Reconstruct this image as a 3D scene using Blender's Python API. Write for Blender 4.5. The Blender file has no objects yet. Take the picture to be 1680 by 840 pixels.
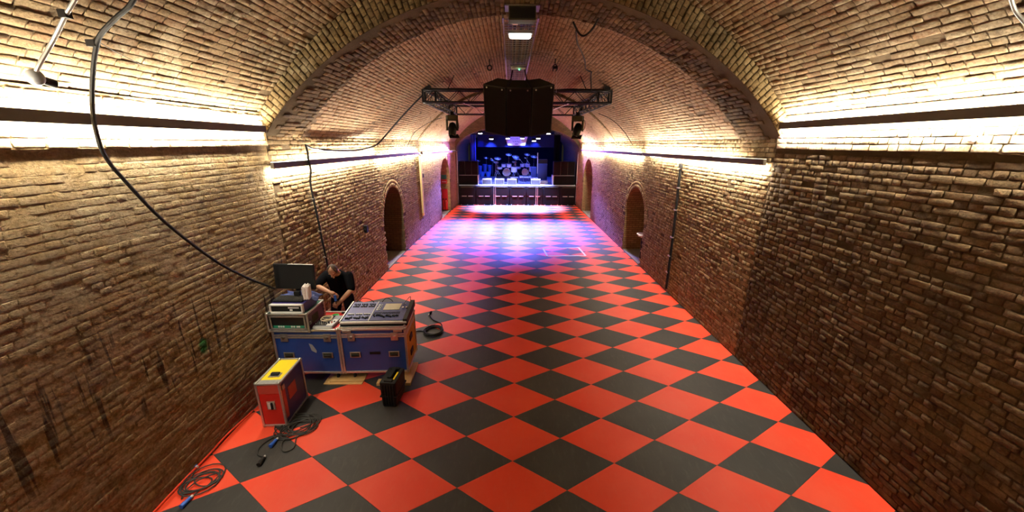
import bpy, bmesh, math, random
import numpy as np
from mathutils import Vector, Matrix, Quaternion
R_ = random.Random(7); NR = np.random.default_rng(11)
S = bpy.context.scene; COL = S.collection; PI = math.pi

# ------------------------------------------------------------------ camera, world, exposure
CAMZ, FPX = 3.7835, 613.147
def cam_axes(p=.2932, y=.005, r=-.0058):
    cp, sp, cy, sy, cr, sr = math.cos(p), math.sin(p), math.cos(y), math.sin(y), math.cos(r), math.sin(r)
    f = np.array([sy*cp, cy*cp, -sp]); r0 = np.array([cy, -sy, 0.]); d0 = np.cross(f, r0)
    return np.array([cr*r0+sr*d0, -sr*r0+cr*d0, f])
CM = cam_axes()
cam = bpy.data.cameras.new('camera'); cam.sensor_width = 36; cam.lens = FPX/1680*36; cam.clip_end = 200; cam.clip_start = .05
camo = bpy.data.objects.new('camera', cam); COL.objects.link(camo); S.camera = camo
camo.matrix_world = Matrix(((CM[0][0], -CM[1][0], -CM[2][0], 0), (CM[0][1], -CM[1][1], -CM[2][1], 0), (CM[0][2], -CM[1][2], -CM[2][2], CAMZ), (0, 0, 0, 1)))
def project(P):
    q = (np.asarray(P, float)-np.array([0, 0, CAMZ]))@CM.T
    z = np.maximum(q[:, 2], 1e-3)
    return np.c_[840+FPX*q[:, 0]/z, 420+FPX*q[:, 1]/z], q[:, 2]
w = bpy.data.worlds.new('world'); S.world = w; w.use_nodes = True
w.node_tree.nodes['Background'].inputs[0].default_value = (.012, .010, .008, 1); w.node_tree.nodes['Background'].inputs[1].default_value = 1
S.view_settings.view_transform = 'Standard'; S.view_settings.look = 'None'; S.view_settings.gamma = 1
S.view_settings.exposure = 0.22
try: S.view_settings.use_curve_mapping = False
except Exception: pass

# ------------------------------------------------------------------ lights
def area(name, loc, sx, sy, power, color, direction, spread=PI):
    L = bpy.data.lights.new(name, 'AREA'); L.shape = 'RECTANGLE'; L.size = sx; L.size_y = sy; L.energy = power; L.color = color; L.spread = spread
    o = bpy.data.objects.new(name, L); COL.objects.link(o); o.location = loc
    d = Vector(direction).normalized()
    y = Vector((0, 1, 0))-d*d.y
    if y.length < 1e-3: y = Vector((0, 0, 1))-d*d.z
    y.normalize(); x = y.cross(-d)
    m = Matrix((x, y, -d)).transposed(); o.rotation_euler = m.to_euler(); return o
def spot(name, loc, target, power, color, deg, blend=.5, rad=.08):
    L = bpy.data.lights.new(name, 'SPOT'); L.energy = power; L.color = color; L.spot_size = math.radians(deg); L.spot_blend = blend; L.shadow_soft_size = rad
    o = bpy.data.objects.new(name, L); COL.objects.link(o); o.location = loc
    o.rotation_euler = (Vector(target)-Vector(loc)).to_track_quat('-Z', 'Y').to_euler(); return o
WARM = (1, .92, .75)
UPW, DNW = 58.0, 46.0                 # watts per metre of strip, upward and downward
# light bars on the walls: side, y0, y1, z0, z1 (centre heights)
BARS = [('L', -.5, 5.93, 3.965, 3.965), ('L', 5.96, 15.5, 3.43, 3.375), ('L', 15.85, 23.3, 3.37, 3.30),
        ('R', -.5, 6.0, 4.06, 4.06), ('R', 6.2, 12.0, 3.51, 3.475), ('R', 12.1, 22.6, 3.475, 3.42)]
def xL(y): return -3.79 if y < 14 else -3.79+.40*(y-14)/9.6
def xR(y): return 4.20 if y < 20 else 4.20-.03*(y-20)/3.6
def bar_x(side, y, off): return xL(y)+off if side == 'L' else xR(y)-off
for sd, y0, y1, z0, z1 in BARS:
    n = max(1, round((y1-y0)/5))
    for k in range(n):
        a, b = y0+(y1-y0)*k/n, y0+(y1-y0)*(k+1)/n
        m = (a+b)/2; z = z0+(z1-z0)*(m-y0)/(y1-y0); L = b-a
        xx = bar_x(sd, m, .085); sgn = 1 if sd == 'L' else -1
        area('strip_light_up', (xx, m, z+.055), .03, L-.02, UPW*L, WARM, (-.55*sgn, 0, 1))
        area('strip_light_down', (xx, m, z-.055), .03, L-.02, DNW*L, WARM, (-.85*sgn, 0, -1))
BLUE, VIOLET = (.06, .10, 1), (.42, .2, 1)
area('stage_wash', (.3, 26.6, 4.35), 4.5, 2.2, 260, (.03, .07, 1), (0, .15, -1))
for x, y, z, p in [(-1.86, 23.95, 4.25, 560), (-1.19, 24.3, 3.98, 480), (-.18, 24.3, 4.0, 330), (.71, 24.3, 4.0, 330), (1.43, 24.3, 3.9, 480), (2.0, 23.95, 4.25, 560)]:
    spot('pool_beam', (x, y-.16, z-.05), (.25+(x-.2)*1.75, 16.7, 0), p*32, (.16, .16, 1), 25, 1)
for x in (-1.0, .3, 1.6):
    spot('front_beam', (x, 23.5, 3.9), (x, 23.0, 0), 26000, (.30, .36, 1), 62, .9)
for x in (-1.9, 2.5):
    spot('violet_beam', (x, 23.3, 4.0), (x*2.2, 18.0, 1.6), 3200, (.5, .2, 1), 62, 1)
spot('added_banner_light', (.3, 23.1, 4.5), (.36, 24.66, 3.85), 170, (.08, .12, 1), 80, 1)  # blue light added to tint the banner and border; no lamp hangs here
spot('added_drape_light', (-1.5, 24.35, 4.2), (-2.4, 24.75, 3.0), 160, (.05, .10, 1), 60, .8)  # blue light added to brighten the left drape, without a fixture
for x, t in ((-1.4, -.7), (-.2, .3), (.8, 1.0), (1.5, 1.7)):
    spot('stage_key', (x, 24.1, 4.05), (t, 26.6, 1.2), 800, (.25, .32, 1), 60, .8)

# ------------------------------------------------------------------ helpers
class MB:
    def __init__(s): s.v = []; s.f = []
    def add(s, vs, fs, M=None):
        o = len(s.v)
        s.v += [tuple(M@Vector(v)) if M is not None else tuple(v) for v in vs]
        s.f += [tuple(i+o for i in f) for f in fs]; return s
    def box(s, c, d, rot=None, taper=1, M=None):
        x, y, z = d[0]/2, d[1]/2, d[2]/2
        vs = [(-x, -y, -z), (x, -y, -z), (x, y, -z), (-x, y, -z), (-x*taper, -y*taper, z), (x*taper, -y*taper, z), (x*taper, y*taper, z), (-x*taper, y*taper, z)]
        T = Matrix.Translation(c)
        if rot is not None: T = T@(Matrix.Rotation(rot, 4, 'Z') if isinstance(rot, (int, float)) else rot.to_4x4())
        if M is not None: T = M@T
        return s.add(vs, [(3, 2, 1, 0), (4, 5, 6, 7), (0, 1, 5, 4), (1, 2, 6, 5), (2, 3, 7, 6), (3, 0, 4, 7)], T)
    def bx(s, x0, x1, y0, y1, z0, z1): return s.box(((x0+x1)/2, (y0+y1)/2, (z0+z1)/2), (abs(x1-x0), abs(y1-y0), abs(z1-z0)))
    def cyl(s, a, b, r, r2=None, n=12):
        a, b = Vector(a), Vector(b); r2 = r if r2 is None else r2
        d = (b-a).normalized(); u = d.orthogonal().normalized(); v = d.cross(u)
        vs = [a+(u*math.cos(2*PI*i/n)+v*math.sin(2*PI*i/n))*r for i in range(n)]+[b+(u*math.cos(2*PI*i/n)+v*math.sin(2*PI*i/n))*r2 for i in range(n)]
        fs = [(i, (i+1) % n, n+(i+1) % n, n+i) for i in range(n)]+[tuple(range(n-1, -1, -1)), tuple(range(n, 2*n))]
        return s.add(vs, fs)
    def bar(s, a, b, w, h=None):
        a, b = Vector(a), Vector(b); h = h or w; d = (b-a).normalized()
        up = Vector((0, 0, 1)) if abs(d.z) < .95 else Vector((0, 1, 0))
        x = d.cross(up).normalized()*w/2; z = x.cross(d).normalized()*h/2
        vs = [a-x-z, a+x-z, a+x+z, a-x+z, b-x-z, b+x-z, b+x+z, b-x+z]
        return s.add(vs, [(0, 1, 2, 3), (7, 6, 5, 4), (0, 4, 5, 1), (1, 5, 6, 2), (2, 6, 7, 3), (3, 7, 4, 0)])
    def tube(s, pts, r, n=7):
        pts = [Vector(p) for p in pts]; m = len(pts); rs = r if isinstance(r, (list, tuple)) else [r]*m
        t = [(pts[min(i+1, m-1)]-pts[max(i-1, 0)]).normalized() for i in range(m)]
        u = t[0].orthogonal().normalized(); vs = []; fs = []
        for i in range(m):
            u = (u-t[i]*u.dot(t[i])).normalized(); v = t[i].cross(u)
            vs += [pts[i]+(u*math.cos(2*PI*k/n)+v*math.sin(2*PI*k/n))*rs[i] for k in range(n)]
        for i in range(m-1):
            fs += [(i*n+k, i*n+(k+1) % n, (i+1)*n+(k+1) % n, (i+1)*n+k) for k in range(n)]
        fs += [tuple(range(n-1, -1, -1)), tuple(range((m-1)*n, m*n))]
        return s.add(vs, fs)
    def lathe(s, prof, c=(0, 0, 0), axis=(0, 0, 1), n=16):
        q = Vector((0, 0, 1)).rotation_difference(Vector(axis)).to_matrix().to_4x4(); T = Matrix.Translation(c)@q
        vs = [(r*math.cos(2*PI*k/n), r*math.sin(2*PI*k/n), z) for r, z in prof for k in range(n)]; m = len(prof)
        fs = [(i*n+k, i*n+(k+1) % n, (i+1)*n+(k+1) % n, (i+1)*n+k) for i in range(m-1) for k in range(n)]
        fs += [tuple(range(n-1, -1, -1)), tuple(range((m-1)*n, m*n))]
        return s.add(vs, fs, T)
    def prism(s, poly, h, M=None):
        n = len(poly); vs = [(x, y, 0) for x, y in poly]+[(x, y, h) for x, y in poly]
        return s.add(vs, [tuple(range(n-1, -1, -1)), tuple(range(n, 2*n))]+[(i, (i+1) % n, n+(i+1) % n, n+i) for i in range(n)], M)
    def ball(s, c, r, n=10, m=6, sc=(1, 1, 1)):
        vs = []; fs = []
        for i in range(1, m):
            a = PI*i/m
            vs += [(c[0]+sc[0]*r*math.sin(a)*math.cos(2*PI*k/n), c[1]+sc[1]*r*math.sin(a)*math.sin(2*PI*k/n), c[2]+sc[2]*r*math.cos(a)) for k in range(n)]
        vs += [(c[0], c[1], c[2]+r*sc[2]), (c[0], c[1], c[2]-r*sc[2])]; t = len(vs)-2
        for i in range(m-2): fs += [(i*n+k, (i+1)*n+k, (i+1)*n+(k+1) % n, i*n+(k+1) % n) for k in range(n)]
        fs += [(t, k, (k+1) % n) for k in range(n)]+[((m-2)*n+(k+1) % n, (m-2)*n+k, t+1) for k in range(n)]
        return s.add(vs, fs)
def link(name, me, mat=None, parent=None, loc=None):
    o = bpy.data.objects.new(name, me); COL.objects.link(o)
    if mat is not None and not me.materials: me.materials.append(mat)
    if parent is not None: o.parent = parent
    if loc is not None: o.location = loc
    return o
def obj(name, mb, mat, parent=None, bevel=0, smooth=False, loc=None):
    me = bpy.data.meshes.new(name); me.from_pydata(mb.v, [], mb.f); me.update()
    if smooth:
        me.polygons.foreach_set('use_smooth', [True]*len(me.polygons))
    o = link(name, me, mat, parent, loc)
    if smooth and not bevel:
        try: me.set_sharp_from_angle(angle=math.radians(40))
        except Exception: pass
    if bevel:
        b = o.modifiers.new('bevel', 'BEVEL'); b.width = bevel; b.segments = 2; b.limit_method = 'ANGLE'
    return o
def tag(o, label=None, cat=None, group=None, kind=None):
    if label: o['label'] = label
    if cat: o['category'] = cat
    if group: o['group'] = group
    if kind: o['kind'] = kind
    return o
def thing(name, label, cat, loc=(0, 0, 0), rz=0, group=None):
    o = bpy.data.objects.new(name, None); COL.objects.link(o); o.empty_display_size = .1
    o.location = loc; o.rotation_euler = (0, 0, rz); return tag(o, label, cat, group)
def kids(o): return [c for c in bpy.data.objects if c.parent == o]
def copy_tree(o, parent=None):
    c = o.copy(); COL.objects.link(c); c.parent = parent
    for ch in kids(o): copy_tree(ch, c)
    return c
def struct(name, mb, mat): return tag(obj(name, mb, mat), kind='structure')

# ------------------------------------------------------------------ materials
class NT:
    def __init__(s, name):
        s.m = bpy.data.materials.new(name); s.m.use_nodes = True; s.t = s.m.node_tree; s.b = s.t.nodes['Principled BSDF']
    def n(s, typ, **kw):
        nd = s.t.nodes.new(typ)
        for k, v in kw.items():
            if k.startswith('i_'): s.set(nd, k[2:], v)
            else: setattr(nd, k, v)
        return nd
    def set(s, nd, key, v):
        sk = nd.inputs[int(key)] if key.isdigit() else nd.inputs[key.replace('_', ' ')]
        if hasattr(v, 'is_output'): s.t.links.new(v, sk)
        else: sk.default_value = v
    def math(s, op, a, b=0., c=None, clamp=False):
        nd = s.n('ShaderNodeMath', operation=op, use_clamp=clamp); s.set(nd, '0', a); s.set(nd, '1', b)
        if c is not None: s.set(nd, '2', c)
        return nd.outputs[0]
    def noise(s, vec, scale, detail=4, rough=.55): return s.n('ShaderNodeTexNoise', i_Vector=vec, i_Scale=scale, i_Detail=detail, i_Roughness=rough).outputs['Fac']
    def ramp(s, fac, stops):
        nd = s.n('ShaderNodeValToRGB'); cr = nd.color_ramp
        while len(cr.elements) < len(stops): cr.elements.new(.5)
        for e, (p, c) in zip(cr.elements, stops): e.position = p; e.color = (*c, 1) if len(c) == 3 else c
        s.set(nd, '0', fac); return nd.outputs[0]
    def step(s, fac, a, b):
        nd = s.n('ShaderNodeMapRange', clamp=True); s.set(nd, '0', fac); s.set(nd, '1', a); s.set(nd, '2', b); return nd.outputs[0]
    def mix(s, fac, a, b, blend='MIX'):
        nd = s.n('ShaderNodeMix', data_type='RGBA', blend_type=blend)
        s.set(nd, '0', fac)
        for k, v in ((6, a), (7, b)):
            if hasattr(v, 'is_output'): s.t.links.new(v, nd.inputs[k])
            else: nd.inputs[k].default_value = (*v, 1)
        return nd.outputs[2]
    def bump(s, h, strength=.5, dist=.01):
        nd = s.n('ShaderNodeBump', i_Height=h, i_Strength=strength, i_Distance=dist); s.set(s.b, 'Normal', nd.outputs[0])
    def pos(s): return s.n('ShaderNodeNewGeometry').outputs['Position']
    def stretch(s, vec, sc):
        nd = s.n('ShaderNodeMapping'); s.set(nd, 'Vector', vec); nd.inputs['Scale'].default_value = sc; return nd.outputs[0]
def pbr(name, col, rough=.5, metal=0, var=.12, scale=30, bump=0, emit=None, estr=0, spec=.5):
    t = NT(name); t.b.inputs['Specular IOR Level'].default_value = spec; co = t.n('ShaderNodeTexCoord').outputs['Object']
    f = t.noise(co, scale, 3)
    c = t.mix(f, tuple(x*(1-var) for x in col), tuple(min(1, x*(1+var)) for x in col))
    t.set(t.b, 'Base Color', c); t.b.inputs['Roughness'].default_value = rough; t.b.inputs['Metallic'].default_value = metal
    if bump: t.bump(f, bump, .004)
    if emit: t.b.inputs['Emission Color'].default_value = (*emit, 1); t.b.inputs['Emission Strength'].default_value = estr
    return t.m
def brick_mat(name, cols, lime=(.50, .41, .27), lime_at=(.56, .74), soot_dark_at=(.55, .8), soot_dark=(.045, .032, .018), streak=0, value=1., render=False, bump=.6):
    t = NT(name); p = t.pos()
    var = t.n('ShaderNodeAttribute', attribute_name='var').outputs['Fac']
    rnd = t.n('ShaderNodeObjectInfo').outputs['Random']
    v = t.math('FRACT', t.math('ADD', var, rnd))
    k = len(cols); base = t.ramp(v, [(i/(k-1), c) for i, c in enumerate(cols)])
    fine = t.noise(p, 38, 6, .65); med = t.noise(p, 5.5, 5); big = t.noise(p, .85, 4)
    base = t.mix(t.step(fine, .3, .72), t.mix(1., base, (.62, .60, .56), 'MULTIPLY'), t.mix(1., base, (1.30, 1.26, 1.2), 'MULTIPLY'))
    sm = t.math('MULTIPLY', t.step(t.noise(p, 1.7, 6, .65), *soot_dark_at), .8)
    base = t.mix(sm, base, soot_dark)
    lm = t.step(t.math('ADD', t.math('MULTIPLY', big, .55), t.math('MULTIPLY', med, .45)), *lime_at)
    lm = t.math('MULTIPLY', lm, t.step(fine, .25, .55))
    base = t.mix(lm, base, lime)
    if streak:
        st = t.step(t.noise(t.stretch(p, (3.2, 3.2, .28)), 1.6, 4, .6), .56, .72)
        base = t.mix(t.math('MULTIPLY', st, streak), base, soot_dark)
    if render:      # thin render with dark drips under its broken edge and one green paint splash
        z = t.n('ShaderNodeSeparateXYZ', i_Vector=p).outputs[2]
        dr = t.step(t.noise(t.stretch(p, (1, 8.5, .6)), 1.9, 3, .5), .57, .63)
        dr = t.math('MULTIPLY', dr, t.math('MULTIPLY', t.step(z, .95, 1.25), t.step(z, 2.25, 1.85)))
        base = t.mix(t.math('MULTIPLY', dr, .85), base, (.035, .022, .010))
        ds = t.n('ShaderNodeVectorMath', operation='DISTANCE', i_0=t.stretch(p, (1, 1, .62)), i_1=(-3.785, 4.12, 1.36*.62)).outputs['Value']
        gr = t.step(t.math('ADD', ds, t.math('MULTIPLY', med, .10)), .13, .10); base = t.mix(gr, base, (.02, .10, .02))
    if value != 1: base = t.mix(1., base, (value, value, value), 'MULTIPLY')
    t.set(t.b, 'Base Color', base); t.b.inputs['Roughness'].default_value = .92; t.b.inputs['Specular IOR Level'].default_value = .2
    h = t.math('ADD', t.math('MULTIPLY', fine, .6), t.math('MULTIPLY', t.noise(p, 14, 5, .6), 1.0))
    if render: h = t.math('ADD', h, t.math('MULTIPLY', t.noise(t.stretch(p, (1, 1.7, 4.2)), 4.2, 8, .74), 1.5))
    t.bump(h, bump, .016 if not render else .03); return t.m

OCH = [(.22, .152, .076), (.27, .19, .10), (.25, .172, .088), (.31, .225, .122), (.19, .122, .06), (.28, .17, .088), (.25, .175, .092)]
DRK = [(.10, .06, .028), (.15, .095, .046), (.12, .073, .034), (.18, .12, .06), (.085, .05, .023), (.14, .08, .038)]
PNK = [(.34, .215, .13), (.37, .24, .145), (.32, .20, .12), (.39, .26, .16), (.30, .185, .11), (.36, .225, .14)]
M = {}
M['wall_left'] = brick_mat('rendered brick', [(.25, .172, .08), (.275, .19, .09), (.23, .155, .07), (.26, .178, .083)], lime=(.33, .255, .15), lime_at=(.46, .62), soot_dark_at=(.56, .78), streak=.3, render=True, bump=.85)
M['wall_right'] = brick_mat('stock brick dark', DRK, lime=(.28, .20, .11), lime_at=(.55, .72), soot_dark_at=(.48, .70), streak=.35, value=.78)
M['band'] = brick_mat('limewashed brick', [(.42, .32, .19), (.48, .37, .22), (.38, .28, .16)], lime=(.62, .54, .40), lime_at=(.42, .58), soot_dark_at=(.64, .8), soot_dark=(.10, .07, .035))
M['vault'] = brick_mat('vault brick', OCH, lime=(.44, .35, .22), lime_at=(.50, .66), soot_dark_at=(.52, .72), value=.74)
M['ring'] = brick_mat('ring brick', [(.20, .14, .06), (.25, .175, .08), (.16, .105, .045), (.30, .22, .11)], lime=(.36, .29, .18), lime_at=(.56, .70), soot_dark_at=(.46, .66), soot_dark=(.05, .036, .016), value=.8)  # extra soot cover dulls the whole ring, in place of weaker light
M['rib'] = brick_mat('dark rib brick', DRK, lime=(.26, .18, .09), lime_at=(.58, .75), soot_dark_at=(.42, .62), soot_dark=(.035, .02, .012))  # dark palette with heavier dark mottling than the vaults on either side
M['vault2'] = brick_mat('pink vault brick', PNK, lime=(.42, .31, .20), lime_at=(.48, .64), soot_dark_at=(.58, .80), value=.74)
M['wall_mid'] = brick_mat('stock brick', OCH, lime=(.38, .28, .16), lime_at=(.52, .70), soot_dark_at=(.56, .78), streak=.25, value=.92)
def mortar(name, c, b=.5):
    t = NT(name); p = t.pos(); f = t.noise(p, 30, 6, .65); g = t.noise(p, 2.2, 4)
    c2 = t.mix(t.step(g, .35, .68), tuple(x*.55 for x in c), c)
    t.set(t.b, 'Base Color', t.mix(f, tuple(x*.6 for x in c), c2)); t.b.inputs['Roughness'].default_value = .95; t.b.inputs['Specular IOR Level'].default_value = .1
    t.bump(f, b, .02); return t.m
M['mortar'] = mortar('dark mortar', (.10, .066, .032)); M['mortar_lime'] = mortar('lime mortar', (.26, .17, .075), .9)
M['mortar_vault'] = mortar('vault mortar', (.15, .105, .058)); M['mortar_pink'] = mortar('pale vault mortar', (.17, .115, .075))
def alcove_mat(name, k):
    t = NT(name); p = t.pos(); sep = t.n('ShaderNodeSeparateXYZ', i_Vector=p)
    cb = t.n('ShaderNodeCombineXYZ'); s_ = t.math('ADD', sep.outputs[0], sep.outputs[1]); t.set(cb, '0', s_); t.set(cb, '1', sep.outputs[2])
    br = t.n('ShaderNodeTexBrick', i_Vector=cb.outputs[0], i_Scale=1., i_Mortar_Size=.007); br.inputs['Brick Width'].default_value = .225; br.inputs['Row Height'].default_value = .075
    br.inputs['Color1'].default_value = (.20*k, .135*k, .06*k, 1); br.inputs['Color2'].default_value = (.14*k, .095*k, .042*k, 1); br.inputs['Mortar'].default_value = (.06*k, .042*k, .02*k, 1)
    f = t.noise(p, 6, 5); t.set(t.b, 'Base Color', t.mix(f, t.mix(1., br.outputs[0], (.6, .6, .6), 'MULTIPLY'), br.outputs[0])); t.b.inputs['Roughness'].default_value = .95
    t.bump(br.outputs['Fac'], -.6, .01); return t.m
M['alcove'] = alcove_mat('dark passage brick', .7); M['alcove_pale'] = alcove_mat('pale passage brick', 2.1)  # the same passage brick in a dark and a pale tint
def tile_mat(name, c1, c2, rough, c3=None):
    t = NT(name); p = t.pos(); rnd = t.n('ShaderNodeObjectInfo').outputs['Random']
    f = t.noise(p, 1.6, 5, .6); g = t.noise(t.stretch(p, (9, 2.5, 1)), 2.0, 5, .7)
    c = t.mix(t.step(f, .32, .7), c1, c2)
    if c3: c = t.mix(t.math('MULTIPLY', t.step(g, .52, .78), .55), c, c3)
    c = t.mix(t.math('MULTIPLY', rnd, .25), c, t.mix(1., c, (.8, .75, .75), 'MULTIPLY'))
    t.set(t.b, 'Base Color', c); t.set(t.b, 'Roughness', t.math('ADD', t.math('MULTIPLY', g, .2), rough)); t.b.inputs['Specular IOR Level'].default_value = .35
    t.bump(t.noise(p, 180, 2), .05, .002); return t.m
M['tile_red'] = tile_mat('red floor tile', (.80, .050, .014), (.82, .080, .030), .42, (.78, .11, .055))
M['tile_black'] = tile_mat('black floor tile', (.022, .020, .017), (.034, .031, .027), .45, (.075, .070, .062))
M['slab'] = pbr('dark floor seam', (.03, .02, .016), .8)
M['stone'] = pbr('grey threshold stone', (.28, .25, .21), .8, var=.3, scale=12)
M['bar'] = pbr('brown painted steel', (.055, .040, .026), .55)
M['led'] = pbr('white led strip', (.9, .9, .85), .4, emit=(1, .86, .66), estr=4)
M['black'] = pbr('black rubber', (.006, .006, .006), .6, spec=.25); M['black_metal'] = pbr('black painted metal', (.008, .007, .007), .5, .1, spec=.25)
M['plastic'] = pbr('black plastic', (.008, .008, .007), .55, bump=.1, spec=.25)
M['cable_grey'] = pbr('grey cable', (.038, .035, .030), .6, spec=.3); M['conduit'] = pbr('grey conduit', (.30, .29, .26), .4, .4)
M['alu'] = pbr('scuffed aluminium', (.52, .50, .46), .38, .8, var=.25, scale=40); M['zinc'] = pbr('zinc hardware', (.45, .42, .36), .35, .85, var=.3)
M['blue'] = pbr('blue laminate', (.012, .045, .21), .35, var=.2, scale=6); M['navy'] = pbr('dark blue laminate', (.030, .022, .12), .4, var=.25, scale=6)
M['yellow'] = pbr('yellow laminate', (.90, .62, .008), .4, var=.06); M['amber'] = pbr('amber laminate', (.42, .21, .012), .5, var=.25, scale=5)
M['red'] = pbr('red laminate', (.50, .016, .010), .35, var=.15, scale=5); M['red_pale'] = pbr('faded red laminate', (.46, .055, .035), .5)
M['green'] = pbr('green laminate', (.006, .085, .045), .4); M['purple'] = pbr('purple laminate', (.060, .015, .055), .45, var=.3)
M['grey'] = pbr('grey plastic', (.25, .26, .27), .45); M['pale'] = pbr('pale plastic', (.62, .60, .55), .45); M['white'] = pbr('white paper', (.80, .74, .70), .7)
M['console'] = pbr('blue grey console panel', (.045, .050, .15), .5, var=.2, scale=8, spec=.3); M['console_light'] = pbr('lilac console panel', (.15, .155, .30), .5, var=.15, scale=8, spec=.3)
M['screen_beige'] = pbr('unlit beige touchscreen', (.36, .31, .20), .3); M['wood'] = pbr('pine plywood', (.60, .36, .13), .6, var=.2, scale=9)
M['cloth_blue'] = pbr('blue cloth', (.035, .05, .17), .85, bump=.3); M['tape'] = pbr('white tape', (.85, .80, .74), .6)
M['orange'] = pbr('orange socket', (.55, .12, .02), .5); M['green_led'] = pbr('green indicator', (.1, .6, .3), .4, emit=(.1, 1, .5), estr=6)
M['plug_blue'] = pbr('blue plug', (.02, .10, .45), .4); M['lamp_on'] = pbr('lit lamp diffuser', (.9, .9, .85), .4, emit=(1, .97, .84), estr=9)
M['lamp_off'] = pbr('unlit lamp diffuser', (.62, .66, .60), .4); M['stage_lamp'] = pbr('lit stage lamp face', (.9, .9, 1), .4, emit=(.75, .78, 1), estr=14)
M['beige_cable'] = pbr('beige cable', (.45, .36, .22), .5); M['green_cable'] = pbr('green cable', (.03, .45, .08), .5); M['cream'] = pbr('cream painted timber', (.50, .38, .17), .6, var=.2, scale=8)
M['grille'] = pbr('black speaker grille', (.004, .0025, .0025), .8, 0, bump=.3, spec=.1); M['olive'] = pbr('dusty black paint', (.045, .042, .022), .75, var=.3, spec=.15); M['cab'] = pbr('black cabinet paint', (.006, .004, .006), .7, spec=.15)
M['curtain'] = pbr('black stage drape', (.003, .004, .010), .95, spec=.05); M['blue_drape'] = pbr('blue drape', (.03, .07, .55), .8)
M['border'] = pbr('dark blue border cloth', (.004, .008, .07), .95, spec=.05); M['deck'] = pbr('pale stage deck', (.50, .50, .52), .5); M['chrome'] = pbr('chrome', (.8, .8, .8), .2, 1); M['shell'] = pbr('white drum shell', (.75, .75, .8), .35)
M['cymbal'] = pbr('cymbal bronze', (.7, .6, .4), .3, .9); M['banner'] = pbr('pale banner cloth', (.40, .42, .60), .8); M['ink'] = pbr('dark banner ink', (.01, .012, .06), .8)
M['skin'] = pbr('skin', (.42, .21, .115), .5, var=.1); M['hair'] = pbr('short brown hair', (.05, .03, .017), .8); M['shirt'] = pbr('black cotton', (.005, .005, .006), .95, spec=.05); M['trouser'] = pbr('dark trousers', (.006, .006, .009), .95, spec=.05)
M['sign_green'] = pbr('green sign', (.02, .22, .12), .5); M['shield'] = pbr('white sensor', (.8, .75, .75), .4)

# ------------------------------------------------------------------ brick machinery
def unit_bricks(k, n, seed):
    r = np.random.default_rng(seed); out = []
    g = np.linspace(-1, 1, n)
    bidx = [(i, 0) for i in range(n)]+[(n-1, j) for j in range(1, n)]+[(i, n-1) for i in range(n-2, -1, -1)]+[(0, j) for j in range(n-2, 0, -1)]
    gi = {(i, j): i*n+j for i in range(n) for j in range(n)}; nf = n*n; nb = len(bidx)
    faces = [(gi[i, j], gi[i+1, j], gi[i+1, j+1], gi[i, j+1]) for i in range(n-1) for j in range(n-1)]
    for a in range(nb):
        b = (a+1) % nb
        faces.append((nf+a, nf+b, gi[bidx[b]], gi[bidx[a]])); 
        if n > 2: faces.append((nf+nb+a, nf+nb+b, nf+b, nf+a))
    for _ in range(k):
        V = [(.455*g[i]+r.uniform(-.02, .02), .40*g[j]+r.uniform(-.05, .05), 1+r.uniform(-.35, .2)) for i in range(n) for j in range(n)]
        rim = [(.5*g[i]+r.uniform(-.012, .012), .5*g[j]+r.uniform(-.05, .05), .45+r.uniform(-.2, .15) if n > 2 else -.5) for i, j in bidx]
        V += rim
        if n > 2: V += [(x, y, -.6) for x, y, _ in rim]
        out.append(np.array(V))
    return np.array(out), np.array(faces)
BIG_V, BIG_F = unit_bricks(14, 3, 5); SML_V, SML_F = unit_bricks(10, 2, 6)
def quads_mesh(name, V, F, var=None, smooth=False):
    me = bpy.data.meshes.new(name); n = len(F)
    me.vertices.add(len(V)); me.vertices.foreach_set('co', V.astype(np.float32).ravel())
    me.loops.add(4*n); me.loops.foreach_set('vertex_index', F.astype(np.int32).ravel())
    me.polygons.add(n); me.polygons.foreach_set('loop_start', np.arange(0, 4*n, 4, dtype=np.int32))
    me.polygons.foreach_set('use_smooth', np.full(n, smooth)); me.update(calc_edges=True)
    if var is not None:
        a = me.attributes.new('var', 'FLOAT', 'FACE'); a.data.foreach_set('value', var.astype(np.float32))
    return me
_ub = {}
def unit_mesh(mat, i):
    k = (mat.name, i)
    if k not in _ub:
        me = quads_mesh('brick', BIG_V[i], BIG_F, np.full(len(BIG_F), 0.), True); me.materials.append(mat); _ub[k] = me
    return _ub[k]
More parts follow.
